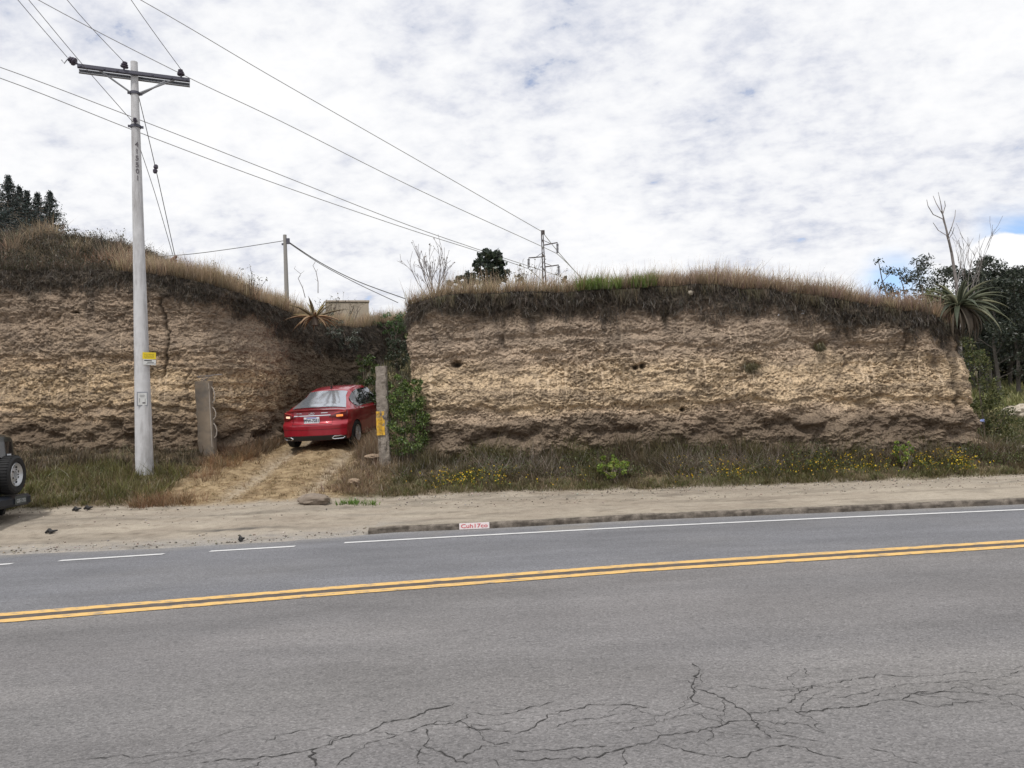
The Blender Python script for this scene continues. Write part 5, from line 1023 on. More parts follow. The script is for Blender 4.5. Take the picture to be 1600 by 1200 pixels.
# stencilled number on the pole, letters bent round its face
def axisdir(): return ax.normalized()
view = (Vector((0, 0, CAMH))-PB); view.z = 0; view.normalize(); side_ = view.cross(Vector((0, 0, 1))).normalized()*-1
zx = -side_ if side_.x < 0 else side_
def face_rot(vec):      # letters stand upright, facing vec
    zc = vec.normalized(); yc = (axisdir()-zc*axisdir().dot(zc)).normalized(); xc_ = yc.cross(zc); return Matrix((xc_, yc, zc)).transposed().to_euler()
fv = (view+zx*.12).normalized(); 
for ch, row in zip('415501', (228, 239, 249.5, 260, 270, 280.5)):
    f = fr_of(row); r = .073+(.182-.073)*(1-f)*.97+.008; text_mesh('number', ch, .155, INK, root, on(f)+fv*(r-.004), face_rot(fv), ext=.002, bold=.002, sx=1.0)
def board(name, cpx, cpy, wpx, hpx, tilt, Y, mat, off):
    f = fr_of(cpy); s = PYY/FPX; c = PB+on(f); r = .073+(.182-.073)*(1-f)+off; xs_ = (cpx-_col(c))*s; e = c+view*r+zx*xs_
    o = empty(name, e); o.rotation_euler = face_rot((view+zx*.10+Vector((0, 0, -.05)))); b = MB(); b.box((0, 0, 0), (wpx*s, hpx*s, .006), Matrix.Rotation(tilt, 3, 'Z')); b.build('plate', mat, o); return o, s
def _col(q): d = q-Vector((0, 0, CAMH)); return 800+FPX*d.dot(_r)/d.dot(_f)
YP = pbr('yellow_plate', (.74, .56, .02), .5, noise=.06); WP = pbr('white_plate', (.62, .63, .62), .6, noise=.08, nscale=9); BK = pbr('black_ink', (.03, .03, .03), .7)
o, s = board('yellow_notice', 232, 557, 19, 10.5, R(-2), 16, YP, .02); tag(o, 'small yellow notice with black lettering strapped to the concrete power pole', 'notice')
b = MB(); 
for row, n_, h in ((.030, 9, .022), (-.008, 7, .024), (-.042, 11, .014)):
    for k in range(n_):
        w = .19/n_; x0 = -.1+k*.2/n_+w/2
        b.box((x0, row, .005), (w*.22, h, .002)); 
        if k % 3: b.box((x0+w*.22, row+(h*.35 if k % 2 else -h*.35), .005), (w*.4, h*.22, .002))
b.build('lettering', BK, o)
b = MB(); b.lathe([(.149, -.006), (.151, -.006), (.151, .006), (.149, .006)], 20, 'Z'); q = b.build('strap', DSTEEL, o); q.matrix_parent_inverse = Matrix.Identity(4)
q.location = o.rotation_euler.to_matrix().transposed() @ (PB+on(fr_of(557))-o.location); q.rotation_euler = o.rotation_euler.to_matrix().transposed().to_euler()
o, s = board('white_notice', 232.5, 567, 18, 8.5, R(-4), 16, WP, .022); tag(o, 'white strip notice with a black band just below the yellow one on the pole', 'notice'); b = MB(); b.box((-.03, .033, .004), (.15, .022, .002), Matrix.Rotation(R(-4), 3, 'Z')); b.box((.02, -.008, .004), (.13, .012, .002), Matrix.Rotation(R(-4), 3, 'Z')); b.box((.03, -.035, .004), (.19, .006, .002), Matrix.Rotation(R(-4), 3, 'Z')); b.build('lettering', BK, o)
GF = pbr('grey_frame', (.27, .28, .31), .7)
o, s = board('paper_notice', 222.5, 624, 15.5, 22, R(-1), 16, GF, .005); tag(o, 'white paper notice in a grey frame pasted low on the concrete power pole', 'notice')
b = MB(); b.box((0, 0, .005), (12.5*s, 18.5*s, .003)); b.build('sheet', WP, o); b = MB()
for yv, w in ((.085, .09), (.065, .11), (.045, .08)): b.box((0, yv, .008), (w, .006, .001))
b.box((-.055, -.03, .008), (.008, .09, .001)); b.box((.03, -.085, .008), (.06, .03, .001)); b.box((.055, -.03, .008), (.007, .07, .001)); b.build('print', INK, o)
# wires: image points give direction, distance runs smoothly between the two ends
def wire(name, pts, Ya, Yb, rad, label, group=None, cat='wire', mat=CABLE):
    S = spline(np.array(pts, float), 6); L = np.concatenate([[0], np.cumsum(np.hypot(*np.diff(S, axis=0).T))]); L /= L[-1]
    P = [Vector(at(a, b, 1/((1-t)/Ya+t/Yb))) for (a, b), t in zip(S, L)]; mb = MB(); mb.tube([p-P[0] for p in P], [rad*(.15+.85*p.y/Yb if Yb > Ya else 1) for p in P], 5); o = mb.build(name, mat); o.location = P[0]; return tag(o, label, cat, group)
def Wp(p): d = p-Vector((0, 0, CAMH)); return (800+FPX*d.dot(_r)/d.dot(_f), 600-FPX*d.dot(_u)/d.dot(_f))
def inp(i, h): return Wp(PB+i+Vector((0, 0, h)))
a1 = Wp(PB+i1+Vector((-.2, -.02, .14))); a2 = inp(i2, .18); a3 = inp(i3, .18); g = 'overhead wires ending on the concrete pole'
wire('conductor', [(-110, -165), (28, 0), a1], 9, 15.6, .007, 'leftmost overhead wire reaching the outer left insulator of the crossarm', g)
wire('conductor', [(-100, -175), (45, 0), (130, 102), (207, 190)], 9, 15.9, .007, 'wire passing behind the left arm tip down to the lower collar of the pole', g)
wire('conductor', [(-20, -165), (105, 0), a2], 9, 15.9, .007, 'overhead wire reaching the middle insulator of the crossarm', g)
wire('conductor', [(80, -190), (205, 0), a3], 9, 16.3, .007, 'overhead wire reaching the right insulator of the crossarm', g)
g = 'guy wires of the concrete pole'
w1 = wire('guy_wire', [(217, 152), (243, 262), (273, 398)], 16, 20, .010, 'steel guy wire with a dark strain insulator, right of the pole', g)
q = Vector(at(243, 264, 17.5)); b = MB(); b.lathe([(.015, -.11), (.045, -.09), (.055, -.03), (.03, 0), (.055, .03), (.045, .09), (.015, .11)], 10, 'Z'); o = b.build('strain_insulator', PORC, w1, True); o.location = q-w1.location; o.rotation_euler = (0, R(10), 0)
wire('guy_wire', [(220, 235), (243, 305), (270, 398)], 16, 20, .008, 'thinner guy wire from below the collar to the stump on the bank', g)
# the far pylon and its wires
RUST = pbr('weathered_pylon', (.07, .055, .055), .8, noise=.2)
PYB = Vector(at(852, 470, 70)); PYB.z = Gs(PYB.x, 70); PYT = Vector(at(847, 360, 70)); root = empty('transmission_pylon', PYB); tag(root, 'tall narrow steel pylon with three short arms behind the right bank', 'pylon'); ax2 = PYT-PYB
b = MB()
for sx, sy in ((-1, -1), (1, -1), (1, 1), (-1, 1)): b.tube([(sx*.30, sy*.30, 0), tuple(ax2*.45+Vector((sx*.14, sy*.14, 0))), tuple(ax2+Vector((sx*.07, sy*.07, 0)))], .06, 4)
nb_ = 22
for k in range(nb_):
    t0, t1 = k/nb_, (k+1)/nb_; h0 = .38-.31*t0; h1 = .38-.31*t1; fl_ = 1 if k % 2 else -1
    for sy in (-1, 1): b.tube([ax2*t0+Vector((-h0*fl_, sy*h0, 0)), ax2*t1+Vector((h1*fl_, sy*h1, 0))], .03, 4); b.tube([ax2*t0+Vector((sy*h0, -h0*fl_, 0)), ax2*t1+Vector((sy*h1, h1*fl_, 0))], .03, 4)
b.build('mast', RUST, root)
def pyl(py): return Vector(at(847+(py-360)*.045, py, 70))-PYB
def PP(px, py, Y=70): return Vector(at(px, py, Y))-PYB
for a, tip, br, ins in (((850, 383), (871, 379), (850, 376), (871, 397)), ((849, 401), (826, 403), (849, 394), (826, 420)), ((852, 417), (873, 414), (851, 411), (873, 431))):
    b = MB(); mid = ((a[0]+tip[0]*1.1)/2.1, (a[1]+tip[1]*1.1)/2.1); b.tube([PP(*a), PP(*tip)], .055, 5); b.tube([PP(*br), PP(*mid)], .03, 4); b.build('arm', RUST, root)
    b = MB(); t = PP(*tip); e = PP(*ins); b.tube([t, e], .025, 5)
    for k in range(7): c = t.lerp(e, .15+.7*k/6); b.lathe([(.03, -.03), (.13, -.02), (.13, .02), (.03, .03)], 10, 'Z', c)
    b.build('insulator_string', PORC, root)
b = MB(); b.box(PP(849, 363), (.25, .1, .4)); b.build('bracket', RUST, root)
g = 'power lines running to the far pylon'; far_c = pbr('aluminium_cable', (.36, .36, .37), .6)
for pts, lab in (([(-110, -180), (220, 0), (420, 117), (640, 243), (847, 362)], 'uppermost power line coming down to the very top of the far pylon'), ([(-200, -150), (60, 0), (278, 113), (440, 190), (640, 290), (840, 382), (871, 397)], 'power line crossing behind the right crossarm tip, down to the upper right pylon arm'),
                 ([(-200, 40), (0, 105), (215, 186), (420, 266), (620, 345), (745, 389), (873, 431)], 'upper of the two low power lines passing behind the concrete pole'), ([(-200, 60), (0, 122), (215, 206), (420, 283), (620, 352), (745, 392), (826, 420)], 'lower of the two low power lines passing behind the concrete pole')):
    wire('power_line', pts, 20, 70, .030, lab, g, mat=far_c)
g = 'power lines running on beyond the pylon'
for pts, lab in (([(847, 362), (875, 397), (920, 448)], 'thin far line falling away from the top of the pylon'), ([(871, 397), (890, 415), (925, 452)], 'far line falling away from the upper right pylon arm'), ([(826, 420), (840, 432), (860, 452)], 'far line falling from the left pylon arm into the grass'), ([(873, 431), (890, 440), (915, 456)], 'far line falling from the lower right pylon arm')):
    wire('power_line', pts, 70, 140, .06, lab, g, mat=far_c)
# thin pole behind the left bank
B = Vector(at(449, 475, 40)); B.z = Gs(B.x, 40); T = Vector(at(445, 367, 40)); root = empty('telephone_pole', B); tag(root, 'thin distant concrete pole behind the sloping end of the left bank', 'pole'); b = MB(); b.tube([(0, 0, 0), T-B], [.14, .09], 12); b.build('shaft', pbr('far_concrete', (.27, .26, .25), .85), root, True)
b = MB(); c = Vector(at(446, 377, 40))-B; b.box(c+Vector((.14, 0, 0)), (.16, .1, .3)); b.box(c+Vector((-.12, 0, -.15)), (.16, .06, .1)); b.build('clamp', DSTEEL, root)
g = 'cables of the thin distant pole'
wire('cable', [(444, 376), (360, 389), (275, 399), (150, 405)], 40, 48, .022, 'cable running left from the thin distant pole to the hill', g)
wire('cable', [(448, 376), (500, 410), (560, 440), (634, 467)], 40, 46, .028, 'upper cable running down right from the thin distant pole', g)
wire('cable', [(449, 378), (500, 412), (560, 444), (622, 473)], 40, 44, .022, 'lower cable running down right from the thin distant pole', g)
# bent stump on the bank
q = Vector(at(261, 418, 19.6)); b = MB(); pts = [(0, 0, -.25), (.02, 0, .06), (.08, 0, .15), (.19, -.02, .22), (.27, -.02, .29)]; b.tube(pts, [.075, .065, .06, .05, .035], 8); b.tube([(.14, 0, .19), (.22, 0, .17), (.27, 0, .19)], [.03, .02, .012], 6); o = b.build('bent_stump', pbr('rusty_wood', (.22, .14, .12), .9, noise=.3, nscale=12, bump=.5), smooth=True); o.location = q; tag(o, 'bent reddish brown stump sticking up where the guy wires end', 'stump')
# the low house behind the bank
Y = 40; c = Vector(at(541, 470, Y)); z0 = Gs(c.x, Y); top = at(556, 466, Y).z; root = empty('beige_house', (c.x, Y, z0)); tag(root, 'low beige rendered house behind the bank, right of the ragged agave', 'house'); H = top-z0; W_ = 2.1; RZ_ = Matrix.Rotation(R(14), 3, 'Z')
b = MB(); b.box((-.55, 2.5, H/2-.1), (W_*1.05, 5, H-.2), RZ_); b.build('wall', pbr('beige_render', (.36, .31, .25), .9, noise=.08, nscale=3), root)
b = MB(); b.box((-.55, 2.5, H-.12), (W_*1.05+.08, 5.1, .08), RZ_); b.build('roof', pbr('roof_slab', (.42, .36, .30), .9), root)
# weathered concrete gate posts
def roughpost(name, b0, t0, w, d, mat, label, seed, lean_top=0, jag=.02):
    n = 60; m = 28; V = []; F = []; B = Vector(b0); A = Vector(t0)-B; A = A+A.normalized()*0; t = np.linspace(-.12, 1, n)
    th = np.linspace(0, 2*np.pi, m, endpoint=False); cs, sn = np.cos(th), np.sin(th); k = np.maximum(np.abs(cs), np.abs(sn)); sq = np.minimum(1/k, 1.22)
    TT, AA = np.meshgrid(t, th, indexing='ij'); zz_ = TT*A.length
    rr = 1+jag*2.2*fbm(AA*1.1+seed, zz_*2.2, 4, seed)+jag*1.6*fbm(AA*3, zz_*9, 3, seed+3); chipc = sm(.15, .5, fbm(AA*.9+4, zz_*1.8, 3, seed+5))*(np.abs(np.sin(2*AA)) > .6); rr = rr-chipc*jag*4
    X = A.x*TT+cs*sq*w/2*rr; Yv = A.y*TT+sn*sq*d/2*rr; Z = A.z*TT+.03*fbm(AA*2, AA*0, 3, seed)*(TT > .99)
    V = np.stack([X, Yv, Z], -1).reshape(-1, 3); V = np.vstack([V, [[A.x, A.y, A.z+.01]]]); i = np.arange(n-1)[:, None]*m+np.arange(m)[None]; j = np.arange(n-1)[:, None]*m+(np.arange(m)+1)[None] % m
    F = [tuple(q) for q in np.stack([i, j, j+m, i+m], -1).reshape(-1, 4)]+[((n-1)*m+a, (n-1)*m+(a+1) % m, n*m) for a in range(m)]
    mb = MB(); mb.add([tuple(v) for v in V], F); root = empty(name, B); tag(root, label, 'post'); mb.build('shaft', mat, root, True); return root, A
OLDC = pbr('weathered_concrete', (.27, .235, .20), .95, noise=.22, nscale=7, bump=1, bscale=26, dist=.03, dirt=(.12, .10, .085), dscale=5)
OLDC2 = pbr('smooth_old_concrete', (.215, .17, .125), .9, noise=.15, nscale=4, bump=.4, bscale=30, dist=.006, dirt=(.10, .095, .09), dscale=1.6)
YR = gY(602, 724); p1 = at(602, 724, YR); p2 = at(595.5, 573, YR); print('POSTR', YR); postR, AR = roughpost('gate_post', p1, p2, .25, .25, OLDC, 'rough leaning concrete post with a painted yellow patch, right of the driveway', 5, jag=.075)
# the yellow painted patch with its dark scrawl
n = 26; m = 12; u = np.linspace(-1, 1, m); t = np.linspace(0, 1, n); TT, UU = np.meshgrid(t, u, indexing='ij'); fA = .51+(.27)*TT-.51+.0
f0, f1 = (724-680)/151, (724-643)/151; ff = f0+(f1-f0)*TT; edge_ = 1+.10*fbm(TT*4, UU*0+np.sign(UU)*3, 3, 6)
vx = -.045+UU*.092*edge_; P_ = np.stack([AR.x*ff+vx, AR.y*ff-.136-.012*fbm(TT*4, UU*2, 3, 8)-.0*UU, AR.z*ff], -1).reshape(-1, 3); i = np.arange(n-1)[:, None]*m+np.arange(m-1)[None]
mesh_np('painted_patch', P_, np.stack([i, i+1, i+m+1, i+m], -1).reshape(-1, 4), pbr('chipped_yellow', (.66, .38, .03), .8, noise=.15, nscale=14, dirt=(.34, .23, .09), dscale=9), parent=postR)
for k, w in enumerate((.05, .07, .045, .06, .05, .06)): pass
b = MB()
for k in range(7):
    f = f0+(f1-f0)*(.10+.8*k/6); c = Vector(AR)*f+Vector((-.045, -.156, 0)); x_ = random.uniform(-.01, .01)
    b.tube([c+Vector((x_-.035, 0, -.018)), c+Vector((x_-.03, 0, .02)), c+Vector((x_, 0, .01)), c+Vector((x_, 0, -.02))], .0035, 4); b.tube([c+Vector((x_+.012, 0, .018)), c+Vector((x_+.04, 0, .012)), c+Vector((x_+.02, 0, -.018)), c+Vector((x_+.045, 0, -.015))], .0035, 4)
b.build('scrawl', pbr('brown_scrawl', (.20, .10, .02), .9), postR)
b = MB()
for k in range(4): b.tube([AR+Vector((-.05+.035*k, random.uniform(-.04, .04), -.05)), AR+Vector((-.05+.035*k, 0, .05)), AR+Vector((-.09+.05*k, 0, .10+.10*random.random()))], .005, 4)
b.build('rebar', RUST, postR)
YP_ = gY(325, 710, 12); p1 = at(325, 710, YP_); p2 = at(318.5, 596, YP_); print('POSTL', YP_); postL, AL = roughpost('gate_post', p1, p2, .38, .28, OLDC2, 'square brown concrete post with curled metal strips, left of the driveway', 9, jag=.028)
b = MB()
for k, (a, c) in enumerate(((.22, .42), (.47, .64), (.70, .92))):
    pts = [AL*a+Vector((.19, -.05, 0)), AL*(a+.03)+Vector((.245, -.05, 0)), AL*((a+c)/2)+Vector((.265, -.05, 0)), AL*(c-.03)+Vector((.235, -.05, 0)), AL*c+Vector((.19, -.05, 0))]; b.tube(pts, .013, 5)
b.tube([AL*.1+Vector((.155, -.12, 0)), AL*.97+Vector((.16, -.12, 0))], .012, 5); b.build('metal_strip', pbr('pale_metal', (.34, .30, .26), .7), postL)
b = MB()
for k in range(7): b.tube([AL+Vector((random.uniform(-.12, .12), random.uniform(-.08, .02), -.02)), AL+Vector((random.uniform(-.25, .35), random.uniform(-.1, .05), .06+.1*random.random())), AL+Vector((random.uniform(-.35, .5), random.uniform(-.1, .05), .05+.12*random.random()))], .008, 4)
o = b.build('dead_twigs', DEADW); o.location = p1; tag(o, 'bundle of dead twigs lying over the top of the left concrete post', 'twigs')
# stones
def rock(name, px, py, Y, dims, mat, label, seed, dz=0):
    n, m = 22, 32; th = np.linspace(.02, np.pi-.02, n); ph = np.linspace(0, 2*np.pi, m, endpoint=False); T, P = np.meshgrid(th, ph, indexing='ij'); d = np.stack([np.sin(T)*np.cos(P), np.sin(T)*np.sin(P), np.cos(T)], -1)
    r = 1+.28*fbm(d[..., 0]*1.6+seed, d[..., 1]*1.6+d[..., 2]*1.3, 4, seed)+.10*fbm(d[..., 0]*5+d[..., 2]*4, d[..., 1]*5, 3, seed+3); q = np.round(r*9)/9; r = r*.6+q*.4
    V = (d*r[..., None]*np.array(dims)/2).reshape(-1, 3); i = np.arange(n-1)[:, None]*m+np.arange(m)[None]; j = np.arange(n-1)[:, None]*m+(np.arange(m)+1)[None] % m
    mb = MB(); mb.add([tuple(v) for v in V], [tuple(q) for q in np.stack([i, j, j+m, i+m], -1).reshape(-1, 4)[:, ::-1]]+[tuple(range(m)), tuple(range((n-1)*m, n*m))[::-1]]); o = mb.build(name, mat, smooth=True)
    p = at(px, py, Y); o.location = (p.x, Y, Gs(p.x, Y)+dims[2]*.32+dz); o.rotation_euler = (0, 0, seed); return tag(o, label, 'rock')
STONE = pbr('grey_stone', (.21, .17, .135), .95, noise=.25, nscale=9, bump=.8, bscale=25); EARTHR = pbr('earth_lump', (.27, .20, .14), .97, noise=.2, nscale=8, bump=.8, bscale=25); PALE = pbr('pale_stone', (.42, .37, .30), .95, noise=.2, bump=.6)
rock('boulder', 490, 768, 14.4, (.62, .36, .24), STONE, 'grey brown boulder lying at the mouth of the driveway', 3)
rock('boulder', 583, 690, 17.3, (.46, .35, .12), EARTHR, 'flat tan slab of earth just left of the yellow painted post', 4, .12)
rock('boulder', 552, 715, 15.9, (.3, .25, .14), EARTHR, 'lump of earth on the right edge of the driveway below the car wheel', 5)
rock('boulder', 1592, 668, 24, (1.3, .9, .55), PALE, 'pale rock on the slope at the right edge of the picture, upper one', 7)
rock('boulder', 1598, 722, 17.2, (.5, .4, .35), PALE, 'pale rock at the right edge of the picture, lower one beside the shoulder', 8)
rock('boulder', 1518, 702, 16.9, (.6, .45, .28), EARTHR, 'fallen lump of earth under the right end of the bank', 9)
q = at(1078, 458, 17.25); o = rock('boulder', 1078, 458, 17.2, (.13, .13, .12), PALE, 'small pale stone perched in the dark rim of the right bank', 11); o.location = (q.x, 17.2, q.z)
# litter
LW = pbr('white_litter', (.62, .61, .62), .6); LB = pbr('blue_litter', (.28, .34, .58), .5)
def litter(px, py, Y, s, mat, label, z=None, n=5):
    q = Vector(at(px, py, Y)); z = q.z if z is None else z; b = MB(); vs = []; c = 6
    for i in range(c):
        for j in range(c): vs.append(((i/(c-1)-.5)*s*random.uniform(.8, 1.2), random.gauss(0, s*.14), (j/(c-1)-.5)*s*.7*random.uniform(.8, 1.2)))
    b.add(vs, [(i*c+j, i*c+j+1, (i+1)*c+j+1, (i+1)*c+j) for i in range(c-1) for j in range(c-1)]); o = b.build('plastic_litter', mat); o.location = (q.x, Y, z); o.rotation_euler = (.3, 0, random.random()*3); tag(o, label, 'litter')
litter(116, 429, 18.9, .10, LW, 'white scrap of plastic in the dark slope of the left bank')
for px, py, s, lab in ((1237, 490, .11, 'white plastic scrap in the rim roots, left one of the pair'), (1253, 488, .12, 'white plastic scrap in the rim roots, right one of the pair'), (1196, 484, .07, 'flat white scrap in the rim roots left of the others'), (1216, 492, .06, 'tiny pale scrap between the white plastic bits in the rim')): litter(px, py, 17.08, s, LW, lab)
litter(1535, 657, 16.9, .09, LB, 'pale blue scrap in the bushes at the foot of the right end')
litter(985, 571, 17.2, .02, LW, 'speck of white beside the two holes in the right bank') if False else None
for px, py, w, lab in ((120, 798, .17, 'black rubber scrap on the shoulder, left one of a pair below the pole'), (138, 796, .17, 'black rubber scrap on the shoulder, right one of a pair below the pole'), (80, 833, .20, 'flat black rubber scrap on the shoulder near the dark car'), (377, 845, .08, 'small black scrap at the gravelly edge of the road')):
    Yv = 12.3 if py < 815 else 11.2
    q = at(px, py, gY(px, py, 10.2)); b = MB(); b.tube([(-w/2, 0, .01), (-w*.2, .02, .05), (w*.1, -.02, .03), (w/2, .01, .045)], [.015, .035, .03, .012], 6); b.tube([(0, -.05, .01), (.03, .05, .04)], [.02, .012], 5); o = b.build('rubber_scrap', pbr('black_rubber', (.025, .024, .024), .8), smooth=True); o.location = (q.x, q.y, Gs(q.x, q.y)+.005); tag(o, lab, 'debris')
# painted white block with red lettering on the kerb face
ka, kb = onz(718, 828, .0), onz(765, 826, 0); d = Vector((kb.x-ka.x, kb.y-ka.y, 0)); L = d.length; ang = math.atan2(d.y, d.x); root = empty('painted_kerb_mark', (ka.x+d.x/2, ka.y+d.y/2-.035, 0), (R(-14), 0, ang)); tag(root, 'short white painted block with red lettering on the kerb face', 'painted mark')
b = MB(); b.box((0, 0, .056), (L, .02, .10), bev=.004); b.build('block', pbr('chalky_white', (.62, .56, .56), .85, noise=.08, nscale=30), root); text_mesh('lettering', 'Cuh17co', .085, pbr('red_paint', (.48, .10, .11), .8), root, (0, -.013, .056), (R(90), 0, 0), sx=1.35, bold=.0015)
# white chips lying on the road
for k, (px, py) in enumerate(((1402, 988), (1285, 1187), (1150, 822), (1097, 818), (847, 882), (1002, 1013), (1345, 997), (710, 1121))):
    pass
# ------------------------------------------------------------------ cars
def smooth_tab(ys, vals, yq, w=.10):
    d = np.linspace(ys[0]-.5, ys[-1]+.5, 2000); v = np.interp(d, ys, vals); s = max(1, int(w/(d[1]-d[0]))); k = np.hanning(2*s+1); k /= k.sum(); v = np.convolve(np.pad(v, s, mode='edge'), k, 'valid'); return np.interp(yq, d, v)
class Body:
    """half outline lofted along the length; f(y, v) gives a point of the skin, v from bottom centre (0) over the side to the roof centre (9)"""
    def __init__(s, ys, zt, zb, w, wr, z0, warp, L0, L1, sm_=.09): s.t = (np.array(ys), dict(zt=zt, zb=zb, w=w, wr=wr, z0=z0)); s.warp = warp; s.L0, s.L1, s.sm = L0, L1, sm_
    def ctrl(s, y):
        ys, D = s.t; g = {k: smooth_tab(ys, v, y, s.sm) for k, v in D.items()}; zt, zb, w, wr, z0 = (g[k] for k in ('zt', 'zb', 'w', 'wr', 'z0')); zb = np.minimum(zb, zt-.03)
        o = np.zeros_like(y); gh = np.clip((zt-zb-.03)/.30, 0, 1); xr = w*.90*(1-gh)+wr*gh; z7 = zt-(.045+.03*gh)
        P = [(o, z0), (.82*w, z0), (.965*w, z0+.07), (w*.995, z0+.24), (w*1.0, (z0+.24+zb-.06)/2+.0), (.985*w, zb-.07), (.945*w, zb-.005), (xr, z7), (.66*xr, zt-.012), (o, zt)]
        return np.array([[a, b] for a, b in P])          # 10,2,ny
    def f(s, y, v, off=0):
        y = np.asarray(y, float); v = np.asarray(v, float); sh = np.broadcast(y, v).shape; y = np.broadcast_to(y, sh).ravel(); v = np.broadcast_to(v, sh).ravel()
        def ev(y, v):
            mir = v > 9; vv = np.where(mir, 18-v, v); C = s.ctrl(y); i = np.clip(vv.astype(int), 0, 8); t = vv-i; n = np.arange(len(y))
            def g(k): return C[np.clip(k, 0, 9), :, n]
            a, b, c, d = g(i-1), g(i), g(i+1), g(i+2)
            a = np.where((i == 0)[:, None], b*2-c, a); d = np.where((i >= 8)[:, None], np.stack([-g(np.full_like(i, 8))[:, 0], g(np.full_like(i, 8))[:, 1]], 1), d)
            t = t[:, None]; p = .5*((2*b)+(c-a)*t+(2*a-5*b+4*c-d)*t*t+(3*b-a-3*c+d)*t**3)*1.0; lin = b+(c-b)*t; p = p*.8+lin*.2
            x = p[:, 0]*np.where(mir, -1, 1); return s.warp(x, y, p[:, 1])
        P = ev(y, v)
        if off:
            e = 1e-3; N_ = np.cross(ev(y+e, v)-P, ev(y, v+e)-P); N_ /= np.maximum(np.linalg.norm(N_, axis=1), 1e-9)[:, None]; P = P-N_*off*-1 if False else P+N_*off*s.sgn
        return P.reshape(sh+(3,))
    sgn = 1
    def mesh(s, ny=150, nv=9):
        y = np.linspace(s.L0, s.L1, ny); v = np.linspace(0, 18, 18*nv+1)[:-1]; YY, VV = np.meshgrid(y, v, indexing='ij'); P = s.f(YY, VV); m = len(v)
        V = [tuple(q) for q in P.reshape(-1, 3)]; F = [(i*m+j, i*m+(j+1) % m, (i+1)*m+(j+1) % m, (i+1)*m+j) for i in range(ny-1) for j in range(m)]
        for row, y0, fl in ((0, s.L0, 1), (ny-1, s.L1, 0)):      # end faces shrink sideways onto the centre line
            C = s.ctrl(np.array([y0])); half = m//2; prev = [row*m+j for j in range(m)]
            base = s.f(np.full(m, y0), v); raw = []
            vv = np.where(v > 9, 18-v, v)
            unw = s.unwarped(y0, v)
            for kk in (.93, .84, .72, .58, .42, .22, .0):
                x = unw[:, 0]*kk; q = s.warp(x, np.full(m, y0), unw[:, 2]); idx = list(range(len(V), len(V)+m)); V += [tuple(t) for t in q]
                for j in range(m):
                    f = (prev[j], prev[(j+1) % m], idx[(j+1) % m], idx[j]); F.append(f[::-1] if fl else f)
                prev = idx
        return V, F
    def unwarped(s, y0, v):
        w = s.warp; s.warp = lambda x, y, z: np.stack([x, y, z], 1); r = s.f(np.full(len(v), y0), v); s.warp = w; return r
    def patch(s, y0, y1, va, vb, ny, nv, off=.004, fa=None, fb=None, mirror=False):
        """panel following the skin between y0..y1 and v=fa(y)..fb(y)"""
        y = np.linspace(y0, y1, ny); a = fa(y) if fa else np.full(ny, va); b = fb(y) if fb else np.full(ny, vb); t = np.linspace(0, 1, nv)
        VV = a[:, None]+(b-a)[:, None]*t[None]; YY = np.repeat(y[:, None], nv, 1); 
        if mirror: VV = 18-VV
        P = s.f(YY, VV, off); i = np.arange(ny-1)[:, None]*nv+np.arange(nv-1)[None]; return P.reshape(-1, 3), np.stack([i, i+1, i+nv+1, i+nv], -1).reshape(-1, 4)
def add_np(mb, P, F, m=0): return mb.add([tuple(q) for q in P], [tuple(int(i) for i in q) for q in F], m)
def wheel(root, loc, r, w, sidex, rimm, tyrem, spokes=10):
    e = empty('wheel', loc); e.parent = root; h = w/2; s = sidex
    b = MB(); b.lathe([(r*.66, -h), (r*.86, -h), (r*.965, -h*.85), (r, -h*.5), (r, h*.5), (r*.965, h*.85), (r*.86, h), (r*.66, h), (r*.66, -h)], 36); b.build('tyre', tyrem, e, True)
    b = MB(); b.lathe([(r*.67, -h*s*.6), (r*.63, h*s*.80), (r*.68, h*s*.98), (r*.60, h*s*.86), (r*.58, h*s*.2)], 36, m=0)
    for k in range(spokes):
        a = 2*math.pi*k/spokes; rot = Matrix.Rotation(a, 3, 'X'); b.box(rot @ Vector((h*s*.62, 0, r*.36)), (h*.22, r*.085, r*.52), rot, 0)
    b.lathe([(0, h*s*.78), (r*.13, h*s*.78), (r*.15, h*s*.5)], 16); b.build('rim', rimm, e, True); b = MB(); b.lathe([(r*.62, -h*s*.1), (0, -h*s*.1)], 24); b.build('brake_disc', BLKP, e); return e
TYRE = pbr('tyre_rubber', (.012, .012, .013), .8, noise=.2, nscale=20); ALLOY = pbr('alloy', (.58, .59, .61), .4, .25); RED = pbr('red_car_paint', (.33, .008, .022), .35, .25, coat=1.0, noise=.12, nscale=2); GLASS = pbr('car_glass', (.012, .014, .018), .04, 0, spec=.9, coat=.6); BLKP = pbr('black_plastic', (.018, .018, .02), .5); CHROME = pbr('chrome', (.70, .70, .72), .15, .95)
TAIL = pbr('tail_lamp', (.10, .004, .006), .15, coat=.8); LITL = pbr('lit_lamp', (.8, .25, .06), .3, emis=(1, .30, .08), es=.6); LITL2 = pbr('lit_lamp_white', (.9, .6, .4), .3, emis=(1, .7, .5), es=.6); SEAM = pbr('panel_gap', (.03, .004, .006), .8); PLW = pbr('plate_white', (.62, .64, .68), .5); PLK = pbr('plate_ink', (.03, .035, .06), .6); PLB = pbr('plate_blue', (.10, .13, .42), .5)
